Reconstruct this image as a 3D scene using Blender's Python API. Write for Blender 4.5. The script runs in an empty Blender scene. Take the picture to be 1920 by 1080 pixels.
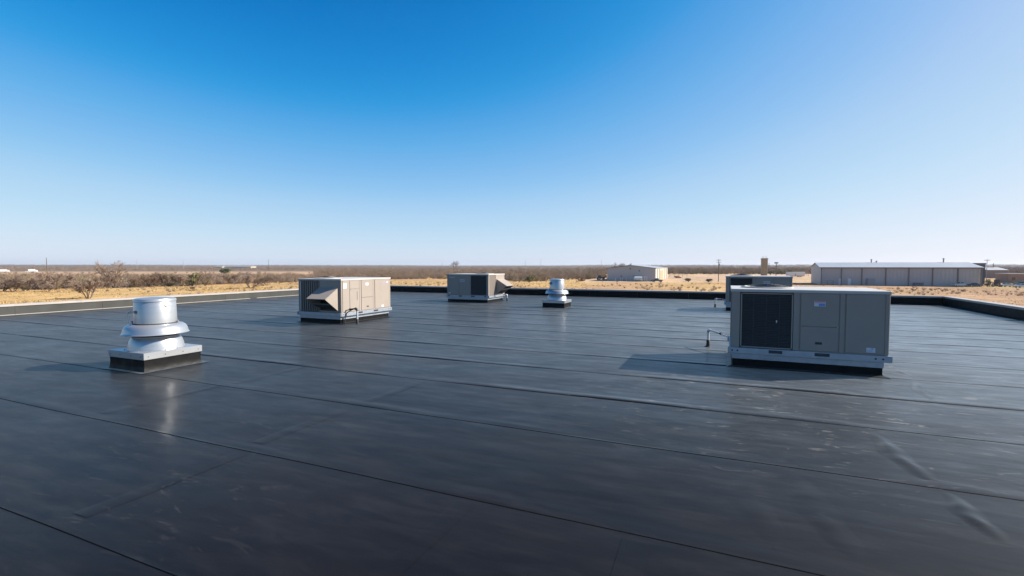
import bpy, math, random
import numpy as np
from mathutils import Vector, Matrix

R = math.radians
SC = bpy.context.scene
COL = SC.collection
rnd = random.Random(7)
nrng = np.random.default_rng(11)

# ------------------------------------------------------------------ camera
# Z = 0 is the roof surface, +X runs along the membrane seams, +Y towards the back parapet.
YAW, PITCH, FPX, EYE = R(23.5), math.atan(42 / 920.0), 920.0, 2.0
GZ = -6.0                                   # the ground round the building
cd = bpy.data.cameras.new('camera')
cam = bpy.data.objects.new('camera', cd); COL.objects.link(cam)
cam.location = (0, 0, EYE)
cam.rotation_euler = (math.pi / 2 - PITCH, 0, YAW)
cd.sensor_width = 36.0; cd.lens = 36.0 * FPX / 1920.0
cd.clip_start = 0.1; cd.clip_end = 30000
SC.camera = cam

# ------------------------------------------------------------------ sky, sun, exposure
SUN_AZ, SUN_EL = R(60.5), R(34.0)           # clockwise from +Y, height
world = bpy.data.worlds.new('World'); SC.world = world; world.use_nodes = True
wn = world.node_tree.nodes; wl = world.node_tree.links; wn.clear()
sky = wn.new('ShaderNodeTexSky'); sky.sky_type = 'NISHITA'; sky.sun_disc = False
sky.sun_elevation = SUN_EL; sky.sun_rotation = SUN_AZ
sky.altitude = 2500; sky.air_density = 0.85; sky.dust_density = 4.0; sky.ozone_density = 6.0
# one film-like tone curve over the whole sky (deep blue overhead, soft white shoulder)
sc1 = wn.new('ShaderNodeVectorMath'); sc1.operation = 'SCALE'; sc1.inputs['Scale'].default_value = 0.0975
crv = wn.new('ShaderNodeRGBCurve')
for ch, pts in enumerate((((0, 0), (.058, .010), (.080, .090), (.100, .19), (.115, .255), (.175, .46), (.415, .77), (1, .96)),
                          ((0, 0), (.06, .055), (.10, .18), (.12, .25), (.16, .385), (.188, .46), (.335, .70), (.55, .83), (1, .96)),
                          ((0, 0), (.12, .17), (.19, .42), (.28, .68), (.4, .84), (.585, .91), (1, .98)))):
    c = crv.mapping.curves[ch]
    c.points[0].location = pts[0]; c.points[-1].location = pts[-1]
    for q in pts[1:-1]: c.points.new(*q)
crv.mapping.extend = 'HORIZONTAL'; crv.mapping.update()
sc2 = wn.new('ShaderNodeVectorMath'); sc2.operation = 'SCALE'; sc2.inputs['Scale'].default_value = 10.0
bg = wn.new('ShaderNodeBackground'); bg.inputs['Strength'].default_value = 0.050
wo = wn.new('ShaderNodeOutputWorld')
wl.new(sky.outputs[0], sc1.inputs[0]); wl.new(sc1.outputs[0], crv.inputs['Color']); wl.new(crv.outputs[0], sc2.inputs[0])
wl.new(sc2.outputs[0], bg.inputs[0]); wl.new(bg.outputs[0], wo.inputs[0])

sd = bpy.data.lights.new('sun', 'SUN'); sd.energy = 5.0; sd.angle = R(0.53); sd.color = (1.0, 0.93, 0.83)
sun = bpy.data.objects.new('sun', sd); COL.objects.link(sun)
to_sun = Vector((math.sin(SUN_AZ) * math.cos(SUN_EL), math.cos(SUN_AZ) * math.cos(SUN_EL), math.sin(SUN_EL)))
sun.rotation_euler = to_sun.to_track_quat('Z', 'Y').to_euler()
sun.location = (20, 10, 30)
SC.view_settings.view_transform = 'Standard'; SC.view_settings.look = 'None'
SC.view_settings.gamma = 1.0; SC.view_settings.use_curve_mapping = False
SC.view_settings.exposure = 1.0

# ------------------------------------------------------------------ helpers
def pix(x, y, z=GZ):
    """the point at height z that the photograph shows at pixel (x, y) of 1920 x 1080"""
    fw = Vector((-math.sin(YAW) * math.cos(PITCH), math.cos(YAW) * math.cos(PITCH), -math.sin(PITCH)))
    rt = Vector((math.cos(YAW), math.sin(YAW), 0)); up = rt.cross(fw)
    d = fw + rt * ((x - 960) / FPX) + up * ((540 - y) / FPX)
    t = (z - EYE) / d.z
    return Vector((d.x * t, d.y * t, z))

class MB:
    def __init__(s): s.v = []; s.f = []
    def add(s, vs, fs):
        o = len(s.v); s.v += [tuple(p) for p in vs]; s.f += [tuple(o + i for i in f) for f in fs]; return s
    def box(s, x0, x1, y0, y1, z0, z1):
        return s.add([(x0,y0,z0),(x1,y0,z0),(x1,y1,z0),(x0,y1,z0),(x0,y0,z1),(x1,y0,z1),(x1,y1,z1),(x0,y1,z1)],
                     [(0,3,2,1),(4,5,6,7),(0,1,5,4),(1,2,6,5),(2,3,7,6),(3,0,4,7)])
    def bbox(s, x0, x1, y0, y1, z0, z1, b=0.01):
        """box with chamfered edges"""
        P = []
        xs, ys, zs = (x0, x1), (y0, y1), (z0, z1)
        idx = {}
        for i in (0, 1):
            for j in (0, 1):
                for k in (0, 1):
                    sx, sy, sz = (1, -1)[i], (1, -1)[j], (1, -1)[k]
                    X, Y, Z = xs[i], ys[j], zs[k]
                    idx[i,j,k,0] = len(P); P.append((X, Y + sy*b, Z + sz*b))
                    idx[i,j,k,1] = len(P); P.append((X + sx*b, Y, Z + sz*b))
                    idx[i,j,k,2] = len(P); P.append((X + sx*b, Y + sy*b, Z))
        F = []
        def q(l, flip): F.append(tuple(l[::-1]) if flip else tuple(l))
        for i in (0, 1): q([idx[i,0,0,0], idx[i,1,0,0], idx[i,1,1,0], idx[i,0,1,0]], i == 0)
        for j in (0, 1): q([idx[0,j,0,1], idx[1,j,0,1], idx[1,j,1,1], idx[0,j,1,1]], j == 1)
        for k in (0, 1): q([idx[0,0,k,2], idx[1,0,k,2], idx[1,1,k,2], idx[0,1,k,2]], k == 0)
        for i in (0, 1):
            for j in (0, 1): q([idx[i,j,0,0], idx[i,j,0,1], idx[i,j,1,1], idx[i,j,1,0]], (i+j) % 2 == 1)
        for i in (0, 1):
            for k in (0, 1): q([idx[i,0,k,0], idx[i,0,k,2], idx[i,1,k,2], idx[i,1,k,0]], (i+k) % 2 == 0)
        for j in (0, 1):
            for k in (0, 1): q([idx[0,j,k,1], idx[0,j,k,2], idx[1,j,k,2], idx[1,j,k,1]], (j+k) % 2 == 1)
        for i in (0, 1):
            for j in (0, 1):
                for k in (0, 1): q([idx[i,j,k,0], idx[i,j,k,1], idx[i,j,k,2]], (i+j+k) % 2 == 1)
        return s.add(P, F)
    def tube(s, pts, r, n=8, cap=True):
        pts = [Vector(p) for p in pts]
        rs = r if isinstance(r, (list, tuple)) else [r] * len(pts)
        rings = []
        for i, p in enumerate(pts):
            a = pts[max(i-1, 0)]; b = pts[min(i+1, len(pts)-1)]
            t = (b - a).normalized() if (b - a).length > 1e-9 else Vector((0,0,1))
            u = t.orthogonal() if i == 0 else (prev - t * prev.dot(t))
            u = u.normalized() if u.length > 1e-6 else t.orthogonal().normalized()
            prev = u; w = t.cross(u)
            rings.append([p + (u * math.cos(2*math.pi*k/n) + w * math.sin(2*math.pi*k/n)) * rs[i] for k in range(n)])
        vs = [v for ring in rings for v in ring]; fs = []
        for i in range(len(pts) - 1):
            for k in range(n):
                k2 = (k + 1) % n
                fs.append((i*n+k, i*n+k2, (i+1)*n+k2, (i+1)*n+k))
        if cap: fs += [tuple(range(n))[::-1], tuple(range((len(pts)-1)*n, len(pts)*n))]
        return s.add(vs, fs)
    def lathe(s, prof, c=(0,0), n=48, cap_top=True, cap_bot=False):
        vs = []; fs = []
        for (r, z) in prof:
            for k in range(n):
                a = 2*math.pi*k/n; vs.append((c[0] + r*math.cos(a), c[1] + r*math.sin(a), z))
        for i in range(len(prof)-1):
            for k in range(n):
                k2 = (k+1) % n
                fs.append((i*n+k, i*n+k2, (i+1)*n+k2, (i+1)*n+k))
        if cap_top: fs.append(tuple(range((len(prof)-1)*n, len(prof)*n)))
        if cap_bot: fs.append(tuple(range(n))[::-1])
        return s.add(vs, fs)
    def prism(s, poly, y0, y1):
        """polygon in X,Z (counter-clockwise seen from -Y) extruded along Y"""
        n = len(poly)
        vs = [(x, y0, z) for x, z in poly] + [(x, y1, z) for x, z in poly]
        fs = [tuple(range(n)), tuple(range(2*n-1, n-1, -1))]
        for k in range(n):
            k2 = (k+1) % n; fs.append((k, n+k, n+k2, k2))
        return s.add(vs, fs)
    def mesh(s, name, m, smooth=False):
        me = bpy.data.meshes.new(name); me.from_pydata(s.v, [], s.f); me.materials.append(m); me.update()
        if smooth:
            for p in me.polygons: p.use_smooth = True
            try: me.set_sharp_from_angle(angle=R(38))
            except Exception: pass
        return me
    def build(s, name, m, parent=None, smooth=False):
        return link(name, s.mesh(name, m, smooth), parent)

def link(name, me, parent=None):
    o = bpy.data.objects.new(name, me); COL.objects.link(o)
    if parent is not None: o.parent = parent
    return o
def tag(o, label=None, cat=None, group=None, kind=None):
    if label: o['label'] = label
    if cat: o['category'] = cat
    if group: o['group'] = group
    if kind: o['kind'] = kind
    return o
def thing(name, label, cat, loc=(0,0,0), rz=0.0, group=None):
    o = bpy.data.objects.new(name, None); COL.objects.link(o)
    o.location = loc; o.rotation_euler = (0, 0, rz); o.empty_display_size = 0.2
    return tag(o, label, cat, group)
def np_mesh(name, V, F, m, col=None):
    """V (n,3), F (m,3) triangles, col (n,3) natural colours"""
    me = bpy.data.meshes.new(name)
    n, k = len(V), len(F)
    me.vertices.add(n); me.vertices.foreach_set('co', np.asarray(V, np.float32).ravel())
    me.loops.add(k*3); me.loops.foreach_set('vertex_index', np.asarray(F, np.int32).ravel())
    me.polygons.add(k); me.polygons.foreach_set('loop_start', np.arange(0, k*3, 3, dtype=np.int32))
    me.polygons.foreach_set('loop_total', np.full(k, 3, np.int32))
    if col is not None:
        a = me.color_attributes.new('tint', 'FLOAT_COLOR', 'POINT')
        a.data.foreach_set('color', np.concatenate([col, np.ones((n,1))], 1).astype(np.float32).ravel())
    me.materials.append(m); me.update(calc_edges=True); me.validate()
    return me

# ------------------------------------------------------------------ materials
def mat(name, base, rough=0.5, metal=0.0, spec=0.5, var=0.0, vscale=3.0, rvar=0.0, bump=0.0, bscale=20.0, stretch=(1,1,1), bdist=0.01):
    m = bpy.data.materials.new(name); m.use_nodes = True
    N = m.node_tree.nodes; L = m.node_tree.links; b = N['Principled BSDF']
    b.inputs['Base Color'].default_value = (*base, 1); b.inputs['Roughness'].default_value = rough
    b.inputs['Metallic'].default_value = metal; b.inputs['Specular IOR Level'].default_value = spec
    if var or rvar or bump:
        tc = N.new('ShaderNodeTexCoord'); mp = N.new('ShaderNodeMapping'); mp.inputs['Scale'].default_value = stretch
        L.new(tc.outputs['Object'], mp.inputs[0])
    if var:
        t = N.new('ShaderNodeTexNoise'); t.inputs['Scale'].default_value = vscale; t.inputs['Detail'].default_value = 6
        t.inputs['Roughness'].default_value = 0.65
        L.new(mp.outputs[0], t.inputs['Vector'])
        r = N.new('ShaderNodeMapRange'); r.inputs['From Min'].default_value = 0.25; r.inputs['From Max'].default_value = 0.75
        r.inputs['To Min'].default_value = 1 - var; r.inputs['To Max'].default_value = 1 + var
        L.new(t.outputs['Fac'], r.inputs['Value'])
        mx = N.new('ShaderNodeVectorMath'); mx.operation = 'SCALE'; mx.inputs[0].default_value = base
        L.new(r.outputs[0], mx.inputs['Scale']); L.new(mx.outputs[0], b.inputs['Base Color'])
    if rvar:
        t2 = N.new('ShaderNodeTexNoise'); t2.inputs['Scale'].default_value = vscale * 1.7; t2.inputs['Detail'].default_value = 4
        L.new(mp.outputs[0], t2.inputs['Vector'])
        r2 = N.new('ShaderNodeMapRange'); r2.inputs['From Min'].default_value = 0.3; r2.inputs['From Max'].default_value = 0.7
        r2.inputs['To Min'].default_value = rough - rvar; r2.inputs['To Max'].default_value = rough + rvar
        L.new(t2.outputs['Fac'], r2.inputs['Value']); L.new(r2.outputs[0], b.inputs['Roughness'])
    if bump:
        t3 = N.new('ShaderNodeTexNoise'); t3.inputs['Scale'].default_value = bscale; t3.inputs['Detail'].default_value = 3
        L.new(mp.outputs[0], t3.inputs['Vector'])
        bp = N.new('ShaderNodeBump'); bp.inputs['Strength'].default_value = bump; bp.inputs['Distance'].default_value = bdist
        L.new(t3.outputs['Fac'], bp.inputs['Height']); L.new(bp.outputs[0], b.inputs['Normal'])
    return m

def membrane_material():
    m = bpy.data.materials.new('black_rubber_membrane'); m.use_nodes = True
    N = m.node_tree.nodes; L = m.node_tree.links; b = N['Principled BSDF']
    tc = N.new('ShaderNodeTexCoord')
    def noise(scale, stretch=(1,1,1), detail=5, rough=0.6, dist=0.0):
        mp = N.new('ShaderNodeMapping'); mp.inputs['Scale'].default_value = stretch; L.new(tc.outputs['Object'], mp.inputs[0])
        t = N.new('ShaderNodeTexNoise'); t.inputs['Scale'].default_value = scale; t.inputs['Detail'].default_value = detail
        t.inputs['Roughness'].default_value = rough; t.inputs['Distortion'].default_value = dist
        L.new(mp.outputs[0], t.inputs['Vector']); return t.outputs['Fac']
    def rng_(s, a, c, d, e):
        r = N.new('ShaderNodeMapRange'); L.new(s, r.inputs['Value'])
        for k, v in zip(('From Min','From Max','To Min','To Max'), (a, c, d, e)): r.inputs[k].default_value = v
        return r.outputs[0]
    def math_(op, a, c):
        n = N.new('ShaderNodeMath'); n.operation = op
        for i, q in enumerate((a, c)):
            if isinstance(q, (int, float)): n.inputs[i].default_value = q
            else: L.new(q, n.inputs[i])
        return n.outputs[0]
    film = rng_(noise(0.55, (0.6, 1.4, 1), 6), 0.35, 0.7, 0, 1)           # thin dust film in broad drifts
    streak = rng_(noise(3.2, (0.35, 1.6, 1), 8, 0.7, 0.6), 0.45, 0.72, 0, 1)
    scuff = rng_(noise(5.0, (0.45, 1.5, 1), 5, 0.6, 1.4), 0.60, 0.67, 0, 1)   # chalky scuffs
    spot = N.new('ShaderNodeVectorMath'); spot.operation = 'DISTANCE'; spot.inputs[1].default_value = (1.2, 9.0, 0); L.new(tc.outputs['Object'], spot.inputs[0])
    tread = rng_(spot.outputs['Value'], 1.2, 4.8, 1, 0)                   # people walk round the big unit
    region = math_('MAXIMUM', rng_(noise(0.16, (1, 1, 1), 2), 0.54, 0.70, 0, 0.22), tread)
    scuffs = math_('MULTIPLY', scuff, region)
    dust = math_('ADD', math_('MULTIPLY', film, 0.45), math_('MULTIPLY', streak, 0.35))
    c = N.new('ShaderNodeMixRGB'); c.inputs[1].default_value = (0.0055, 0.0052, 0.0060, 1); c.inputs[2].default_value = (0.020, 0.0175, 0.0175, 1)
    L.new(dust, c.inputs[0])
    c2 = N.new('ShaderNodeMixRGB'); c2.inputs[2].default_value = (0.15, 0.135, 0.12, 1)
    L.new(math_('MULTIPLY', scuffs, 0.75), c2.inputs[0]); L.new(c.outputs[0], c2.inputs[1])
    L.new(c2.outputs[0], b.inputs['Base Color'])
    rr = math_('ADD', rng_(film, 0, 1, 0.50, 0.60), math_('MULTIPLY', streak, 0.06))
    rr = math_('ADD', rr, math_('MULTIPLY', scuffs, 0.1))
    L.new(rr, b.inputs['Roughness'])
    b.inputs['Coat Weight'].default_value = 0.15; b.inputs['Coat IOR'].default_value = 1.45     # rolled skin of the rubber
    L.new(math_('ADD', rng_(film, 0, 1, 0.14, 0.21), math_('MULTIPLY', streak, 0.06)), b.inputs['Coat Roughness'])
    b.inputs['Specular IOR Level'].default_value = 0.06
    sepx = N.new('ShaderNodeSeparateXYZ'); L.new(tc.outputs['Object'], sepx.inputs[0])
    bloom_glare = math_('ADD', rng_(sepx.outputs[0], -9, 5, 0.38, 0.95), math_('MULTIPLY', rng_(noise(0.22, (1, 1, 1), 4), 0.3, 0.7, -1, 1), 0.07))   # chalky bloom, its weight raised to the right to paint in sun-side glare
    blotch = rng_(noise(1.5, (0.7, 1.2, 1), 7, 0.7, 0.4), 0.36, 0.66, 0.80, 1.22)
    L.new(math_('MULTIPLY', math_('MULTIPLY', bloom_glare, rng_(streak, 0, 1, 0.80, 1.25)), blotch), b.inputs['Sheen Weight']); L.new(rng_(sepx.outputs[0], -9, 4, 0.22, 0.27), b.inputs['Sheen Roughness']); b.inputs['Sheen Tint'].default_value = (0.86, 0.94, 1.0, 1)   # chalky bloom, bright at a low angle; weight and roughness also carry the painted glare
    h = math_('ADD', math_('MULTIPLY', noise(0.9, (0.7, 1.6, 1), 2), 1.0), math_('MULTIPLY', noise(4.5, (0.5, 1.6, 1), 3), 0.12))
    bp = N.new('ShaderNodeBump'); bp.inputs['Strength'].default_value = 0.55; bp.inputs['Distance'].default_value = 0.02
    L.new(h, bp.inputs['Height']); L.new(bp.outputs[0], b.inputs['Normal']); L.new(bp.outputs[0], b.inputs['Coat Normal'])
    return m

def tint_material(name, rough=0.9, amount=0.25, scale=0.4, spec=0.2, translucent=0.0):
    """natural colour from the 'tint' attribute, broken up by noise"""
    m = bpy.data.materials.new(name); m.use_nodes = True
    N = m.node_tree.nodes; L = m.node_tree.links; b = N['Principled BSDF']
    a = N.new('ShaderNodeVertexColor'); a.layer_name = 'tint'
    tc = N.new('ShaderNodeTexCoord')
    t = N.new('ShaderNodeTexNoise'); t.inputs['Scale'].default_value = scale; t.inputs['Detail'].default_value = 8; t.inputs['Roughness'].default_value = 0.7
    L.new(tc.outputs['Object'], t.inputs['Vector'])
    r = N.new('ShaderNodeMapRange'); r.inputs['From Min'].default_value = 0.25; r.inputs['From Max'].default_value = 0.75
    r.inputs['To Min'].default_value = 1 - amount; r.inputs['To Max'].default_value = 1 + amount
    L.new(t.outputs['Fac'], r.inputs['Value'])
    mx = N.new('ShaderNodeVectorMath'); mx.operation = 'SCALE'
    L.new(a.outputs['Color'], mx.inputs[0]); L.new(r.outputs[0], mx.inputs['Scale']); L.new(mx.outputs[0], b.inputs['Base Color'])
    b.inputs['Roughness'].default_value = rough; b.inputs['Specular IOR Level'].default_value = spec
    return m

M = dict(
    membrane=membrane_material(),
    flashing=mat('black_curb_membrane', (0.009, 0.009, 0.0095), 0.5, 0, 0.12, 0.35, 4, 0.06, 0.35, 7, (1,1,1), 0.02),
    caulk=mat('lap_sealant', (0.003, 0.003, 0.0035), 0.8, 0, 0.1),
    grey_membrane=mat('grey_wall_membrane', (0.042, 0.042, 0.038), 0.55, 0, 0.4, 0.30, 1.2, 0.06, 0.35, 4, (1,1,0.5), 0.02),
    coping=mat('pale_metal_coping', (0.38, 0.345, 0.32), 0.45, 0.15, 0.5, 0.10, 1.5, 0.06),
    bar=mat('aluminium_bar', (0.34, 0.32, 0.30), 0.55, 0.1, 0.5, 0.12, 3),
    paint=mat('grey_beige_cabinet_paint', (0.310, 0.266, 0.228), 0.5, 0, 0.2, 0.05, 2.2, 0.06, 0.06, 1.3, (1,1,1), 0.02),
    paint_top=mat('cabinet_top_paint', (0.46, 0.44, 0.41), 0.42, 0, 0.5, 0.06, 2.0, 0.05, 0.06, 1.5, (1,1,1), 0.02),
    galv=mat('galvanised_steel', (0.34, 0.38, 0.43), 0.42, 0.5, 0.5, 0.16, 6, 0.10, 0.05, 9),
    gap=mat('dark_panel_gap', (0.03, 0.03, 0.032), 0.8),
    coil=mat('dark_coil', (0.028, 0.030, 0.032), 0.6, 0.2, 0.4, 0.25, 8),
    wire=mat('black_wire_guard', (0.075, 0.078, 0.082), 0.45, 0.2, 0.5),
    spun=mat('spun_aluminium', (0.44, 0.455, 0.47), 0.34, 0.62, 0.5, 0.05, 4, 0.05, 0.02, 60, (0.1,0.1,3), 0.002),
    spun_dark=mat('fan_shadow_gap', (0.05, 0.05, 0.055), 0.7, 0.2),
    pipe=mat('galvanised_pipe', (0.58, 0.59, 0.60), 0.38, 0.4, 0.5, 0.1, 9, 0.08),
    pipe_dark=mat('iron_fitting', (0.07, 0.07, 0.072), 0.45, 0.5),
    boot=mat('rubber_pipe_boot', (0.015, 0.015, 0.016), 0.6),
    white=mat('white_sticker', (0.60, 0.61, 0.64), 0.5),
    blue=mat('blue_print', (0.16, 0.26, 0.58), 0.5),
    red=mat('red_print', (0.55, 0.12, 0.16), 0.5),
    ink=mat('black_print', (0.03, 0.03, 0.035), 0.5),
    violet=mat('violet_print', (0.33, 0.27, 0.55), 0.5),
    shed=mat('grey_metal_siding', (0.385, 0.38, 0.385), 0.5, 0.1, 0.4, 0.06, 0.12),
    shed_trim=mat('charcoal_trim', (0.145, 0.137, 0.138), 0.5),
    shed_roof=mat('galvalume_roof', (0.36, 0.375, 0.39), 0.45, 0.2, 0.5, 0.07, 0.1, 0.05),
    cream=mat('cream_siding', (0.52, 0.47, 0.38), 0.5, 0, 0.4, 0.08, 0.3),
    khaki=mat('khaki_door', (0.36, 0.29, 0.17), 0.55),
    tower=mat('brown_tower_cladding', (0.32, 0.235, 0.14), 0.7, 0, 0.3, 0.1, 0.5),
    navy=mat('navy_cladding', (0.055, 0.060, 0.085), 0.5, 0, 0.4, 0.1, 0.3),
    brick=mat('red_brown_masonry', (0.36, 0.22, 0.15), 0.8, 0, 0.3, 0.15, 0.6),
    brown=mat('taupe_siding', (0.22, 0.17, 0.145), 0.6, 0, 0.3, 0.1, 0.2),
    wallp=mat('precast_wall', (0.40, 0.37, 0.33), 0.8, 0, 0.3, 0.1, 0.6),
    wood=mat('weathered_pole_wood', (0.12, 0.085, 0.060), 0.85, 0, 0.2, 0.2, 2),
    steel=mat('grey_steel', (0.22, 0.22, 0.23), 0.5, 0.5),
    farsteel=mat('dull_steel', (0.30, 0.30, 0.32), 0.6, 0.2),
    rust=mat('rusty_steel', (0.20, 0.09, 0.05), 0.85, 0, 0.2, 0.3, 2),
    car_white=mat('white_car_paint', (0.58, 0.58, 0.58), 0.25, 0, 0.6),
    car_teal=mat('teal_car_paint', (0.06, 0.19, 0.20), 0.25, 0, 0.6),
    car_dark=mat('dark_blue_car_paint', (0.035, 0.042, 0.075), 0.25, 0, 0.6),
    glass=mat('dark_window_glass', (0.02, 0.03, 0.035), 0.08, 0, 0.8),
    tyre=mat('tyre_rubber', (0.02, 0.02, 0.02), 0.8),
    tank=mat('pale_blue_tank', (0.42, 0.50, 0.55), 0.45, 0.1),
    bark=mat('grey_brown_bark', (0.115, 0.088, 0.068), 0.9, 0, 0.1, 0.25, 1.5),
    twig=mat('dry_twigs', (0.215, 0.155, 0.115), 0.9, 0, 0.1, 0.25, 0.7),
    leaf=mat('dark_evergreen_leaves', (0.060, 0.075, 0.030), 0.7, 0, 0.3, 0.4, 1.5),
    leaf_olive=mat('olive_leaves', (0.150, 0.140, 0.055), 0.75, 0, 0.2, 0.35, 1.2),
    ground=tint_material('dry_ground', 0.95, 0.42, 0.10, 0.1),
    brush=tint_material('brushwood', 0.9, 0.15, 0.5, 0.1),
)

# ------------------------------------------------------------------ ground
def hills(ang, r):
    """height of the land: flat round the site, low swells towards the horizon"""
    t = np.clip((r - 900) / 3200, 0, 1); t = t*t*(3 - 2*t)
    h = 9.5 + 1.8*np.sin(ang*5.1 + 0.6) + 1.1*np.sin(ang*13.0 + r*0.0009) + 0.7*np.sin(ang*31.0 + 1.7)
    return GZ + t*h
def smooth_noise(x, y, seed):
    r = np.random.default_rng(seed); out = 0
    for k in range(7):
        a = r.uniform(0, 2*math.pi); f = r.uniform(0.5, 1.6)
        out = out + np.sin((x*math.cos(a) + y*math.sin(a))*f + r.uniform(0, 6.28) + 1.3*np.sin((x*math.sin(a) - y*math.cos(a))*f*0.6))
    return out / 7 + 0.0
def bearing_px(x, y):
    """column of the photograph in whose direction a map point lies, and forward distance"""
    fwd = -math.sin(YAW)*x + math.cos(YAW)*y; side = math.cos(YAW)*x + math.sin(YAW)*y
    f = np.where(np.abs(fwd) < 1, 1, fwd)
    return 960 + FPX*side/f, fwd
GRASS = np.array((0.44, 0.29, 0.125)); DIRT = np.array((0.41, 0.275, 0.17)); SOIL = np.array((0.33, 0.205, 0.12)); SCRUB = np.array((0.140, 0.100, 0.068)); PALE = np.array((0.47, 0.35, 0.25))
def ground_colour(x, y):
    px, fw = bearing_px(x, y)
    n1 = smooth_noise(x/40, y/40, 1); n2 = smooth_noise(x/14, y/14, 2); n3 = smooth_noise(x/160, y/160, 3)
    def st(v, a, b): t = np.clip((v-a)/(b-a), 0, 1); return (t*t*(3-2*t))[..., None]
    c = GRASS + (SOIL-GRASS)*st(n1 + 0.7*n2 + 0.25*(px > 1090), -0.25, 0.45)
    left = (px < 600) & (fw > 0)
    # open tan fields west of the roof, scrub land beyond
    c = np.where(left[..., None], c + (DIRT - c)*st(fw + 40*n3, 230, 300), c)
    c = c + (SCRUB - c)*st(fw + 120*n3, 560, 760)
    # mown soil strip and bare yard by the sheds
    right = (px > 1560) & (fw > 0)
    c = np.where(right[..., None], c + (SOIL - c)*(0.55*st(-(fw + 12*n2), -222, -195)), c)
    yard = (px > 1090) & (px < 1530) & (fw > 235 + 10*n2) & (fw < 520)
    c = np.where(yard[..., None], c + (PALE - c)*(0.55 + 0.25*np.clip(n1, -1, 1))[..., None], c)
    green = np.exp(-(((x - 96)/14)**2 + ((y - 236)/6)**2))[..., None]
    c = c + (np.array((0.30, 0.27, 0.06)) - c)*green*0.9
    return c
na, nr = 720, 150
rr = np.concatenate([[0.0], np.geomspace(12, 7500, nr)])
aa = np.linspace(0, 2*math.pi, na, endpoint=False)
A, RR = np.meshgrid(aa, rr)
gx, gy = RR*np.cos(A), RR*np.sin(A); gz = hills(A, RR)
V = np.stack([gx, gy, gz], -1).reshape(-1, 3)
ii, jj = np.meshgrid(np.arange(nr), np.arange(na), indexing='ij'); j2 = (jj+1) % na
a_, b_, c_, d_ = ii*na+jj, ii*na+j2, (ii+1)*na+j2, (ii+1)*na+jj
F = np.concatenate([np.stack([a_, d_, c_], -1).reshape(-1,3), np.stack([a_, c_, b_], -1).reshape(-1,3)])
gc = ground_colour(gx, gy).reshape(-1, 3)
ground = link('ground', np_mesh('ground', V, F, M['ground'], gc)); tag(ground, kind='structure')

# ------------------------------------------------------------------ the building under us
RX0, RX1, RY0, RY1 = -26.0, 10.0, -14.0, 31.0      # inner faces of the parapets
PH = 0.46
shell = thing('low_commercial_building', 'flat roofed building whose black roof fills the foreground', 'building', (0,0,GZ))
w = MB()
w.box(RX0-0.34, RX1+0.34, RY0-0.34, RY1+0.34, 0, 5.88)
w.build('wall', M['wallp'], shell)

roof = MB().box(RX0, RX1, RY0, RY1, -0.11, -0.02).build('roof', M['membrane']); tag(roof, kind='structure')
seams = [-13.2, -11.5, -9.8, -8.1, -6.4, -4.7, -3.1, -1.4, 0.28, 1.96, 3.63, 5.48, 7.2, 8.92, 10.6, 12.4, 14.06, 15.55, 17.1, 18.55, 20.2, 21.9, 23.5, 25.1, 26.8, 28.5, 30.1]
edges = [RY0] + seams + [RY1]
for i in range(len(edges)-1):
    y0, y1 = edges[i], edges[i+1]
    first, last = i == 0, i == len(edges)-2
    # cross-section from the lap edge backwards: bead, soft swell over the sheet below, flat, tucked under the next lap
    prof = [(-0.004, -0.002), (0.0, 0.0050), (0.018, 0.0066), (0.055, 0.0076), (0.10, 0.0068), (0.155, 0.0056), (0.185, 0.0034), (0.26, 0.0030)]
    prof += [((y1-y0)*0.5, 0.0018), ((y1-y0)-0.12, 0.0022), ((y1-y0)-0.03, 0.0026)] + ([] if last else [((y1-y0)+0.006, 0.0022)])
    near = y0 < 16
    step = 0.4 if near else 0.9
    nx = int((RX1-RX0)/step)
    ph = [rnd.uniform(0, 6.28) for _ in range(4)]; amp = rnd.uniform(0.5, 1.2)*(0.72 if y0 < 7 else 1.35)
    def wav(x, yy):   # edges are laid by hand: they wander a little
        return 0.010*math.sin(x*0.55 + yy) + 0.005*math.sin(x*1.9 + 2.3*yy)
    m = MB(); vs = []; k = len(prof)
    for a in range(nx+1):
        x = RX0 + (RX1-RX0)*a/nx
        for (dy, z) in prof:
            t = dy/(y1-y0)
            yy = y0 + dy + (wav(x, y0)*(1-t) + wav(x, y1)*t)
            swell = (1 + 0.45*math.sin(x*0.8+ph[0]) + 0.3*math.sin(x*2.7+ph[1]))*amp if 0.001 < dy < 0.19 else 1
            rip = 0.0012*math.sin(x*1.3+ph[2]+dy*3)*math.sin(dy*3.1+ph[3]) if 0.2 < dy < (y1-y0)-0.1 else 0
            if dy <= 0: yy = max(yy, RY0) if not first else RY0
            vs.append((x, min(yy, RY1), max(z*swell, 0.0015) + rip if z > 0 else z))
    fs = [(a*k+b, (a+1)*k+b, (a+1)*k+b+1, a*k+b+1) for a in range(nx) for b in range(k-1)]
    m.add(vs, fs)
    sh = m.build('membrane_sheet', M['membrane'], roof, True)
    if not first:
        cb = MB(); n2 = nx
        pts = [(RX0 + (RX1-RX0)*a/n2) for a in range(n2+1)]
        vs = []
        for x in pts:
            wd = (0.002 if y0 < 9 else 0.010)*(1 + 0.35*math.sin(x*7.1+ph[1]) + 0.25*math.sin(x*17.3+ph[2]))
            yb = y0 + wav(x, y0)
            vs += [(x, yb-0.005-wd, 0.0030), (x, yb-0.005, 0.0058), (x, yb+0.001, 0.0062)]
        cb.add(vs, [(3*a+b, 3*a+3+b, 3*a+4+b, 3*a+1+b) for a in range(n2) for b in (0, 1)])
        cb.build('lap_sealant', M['caulk'], sh)
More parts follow.
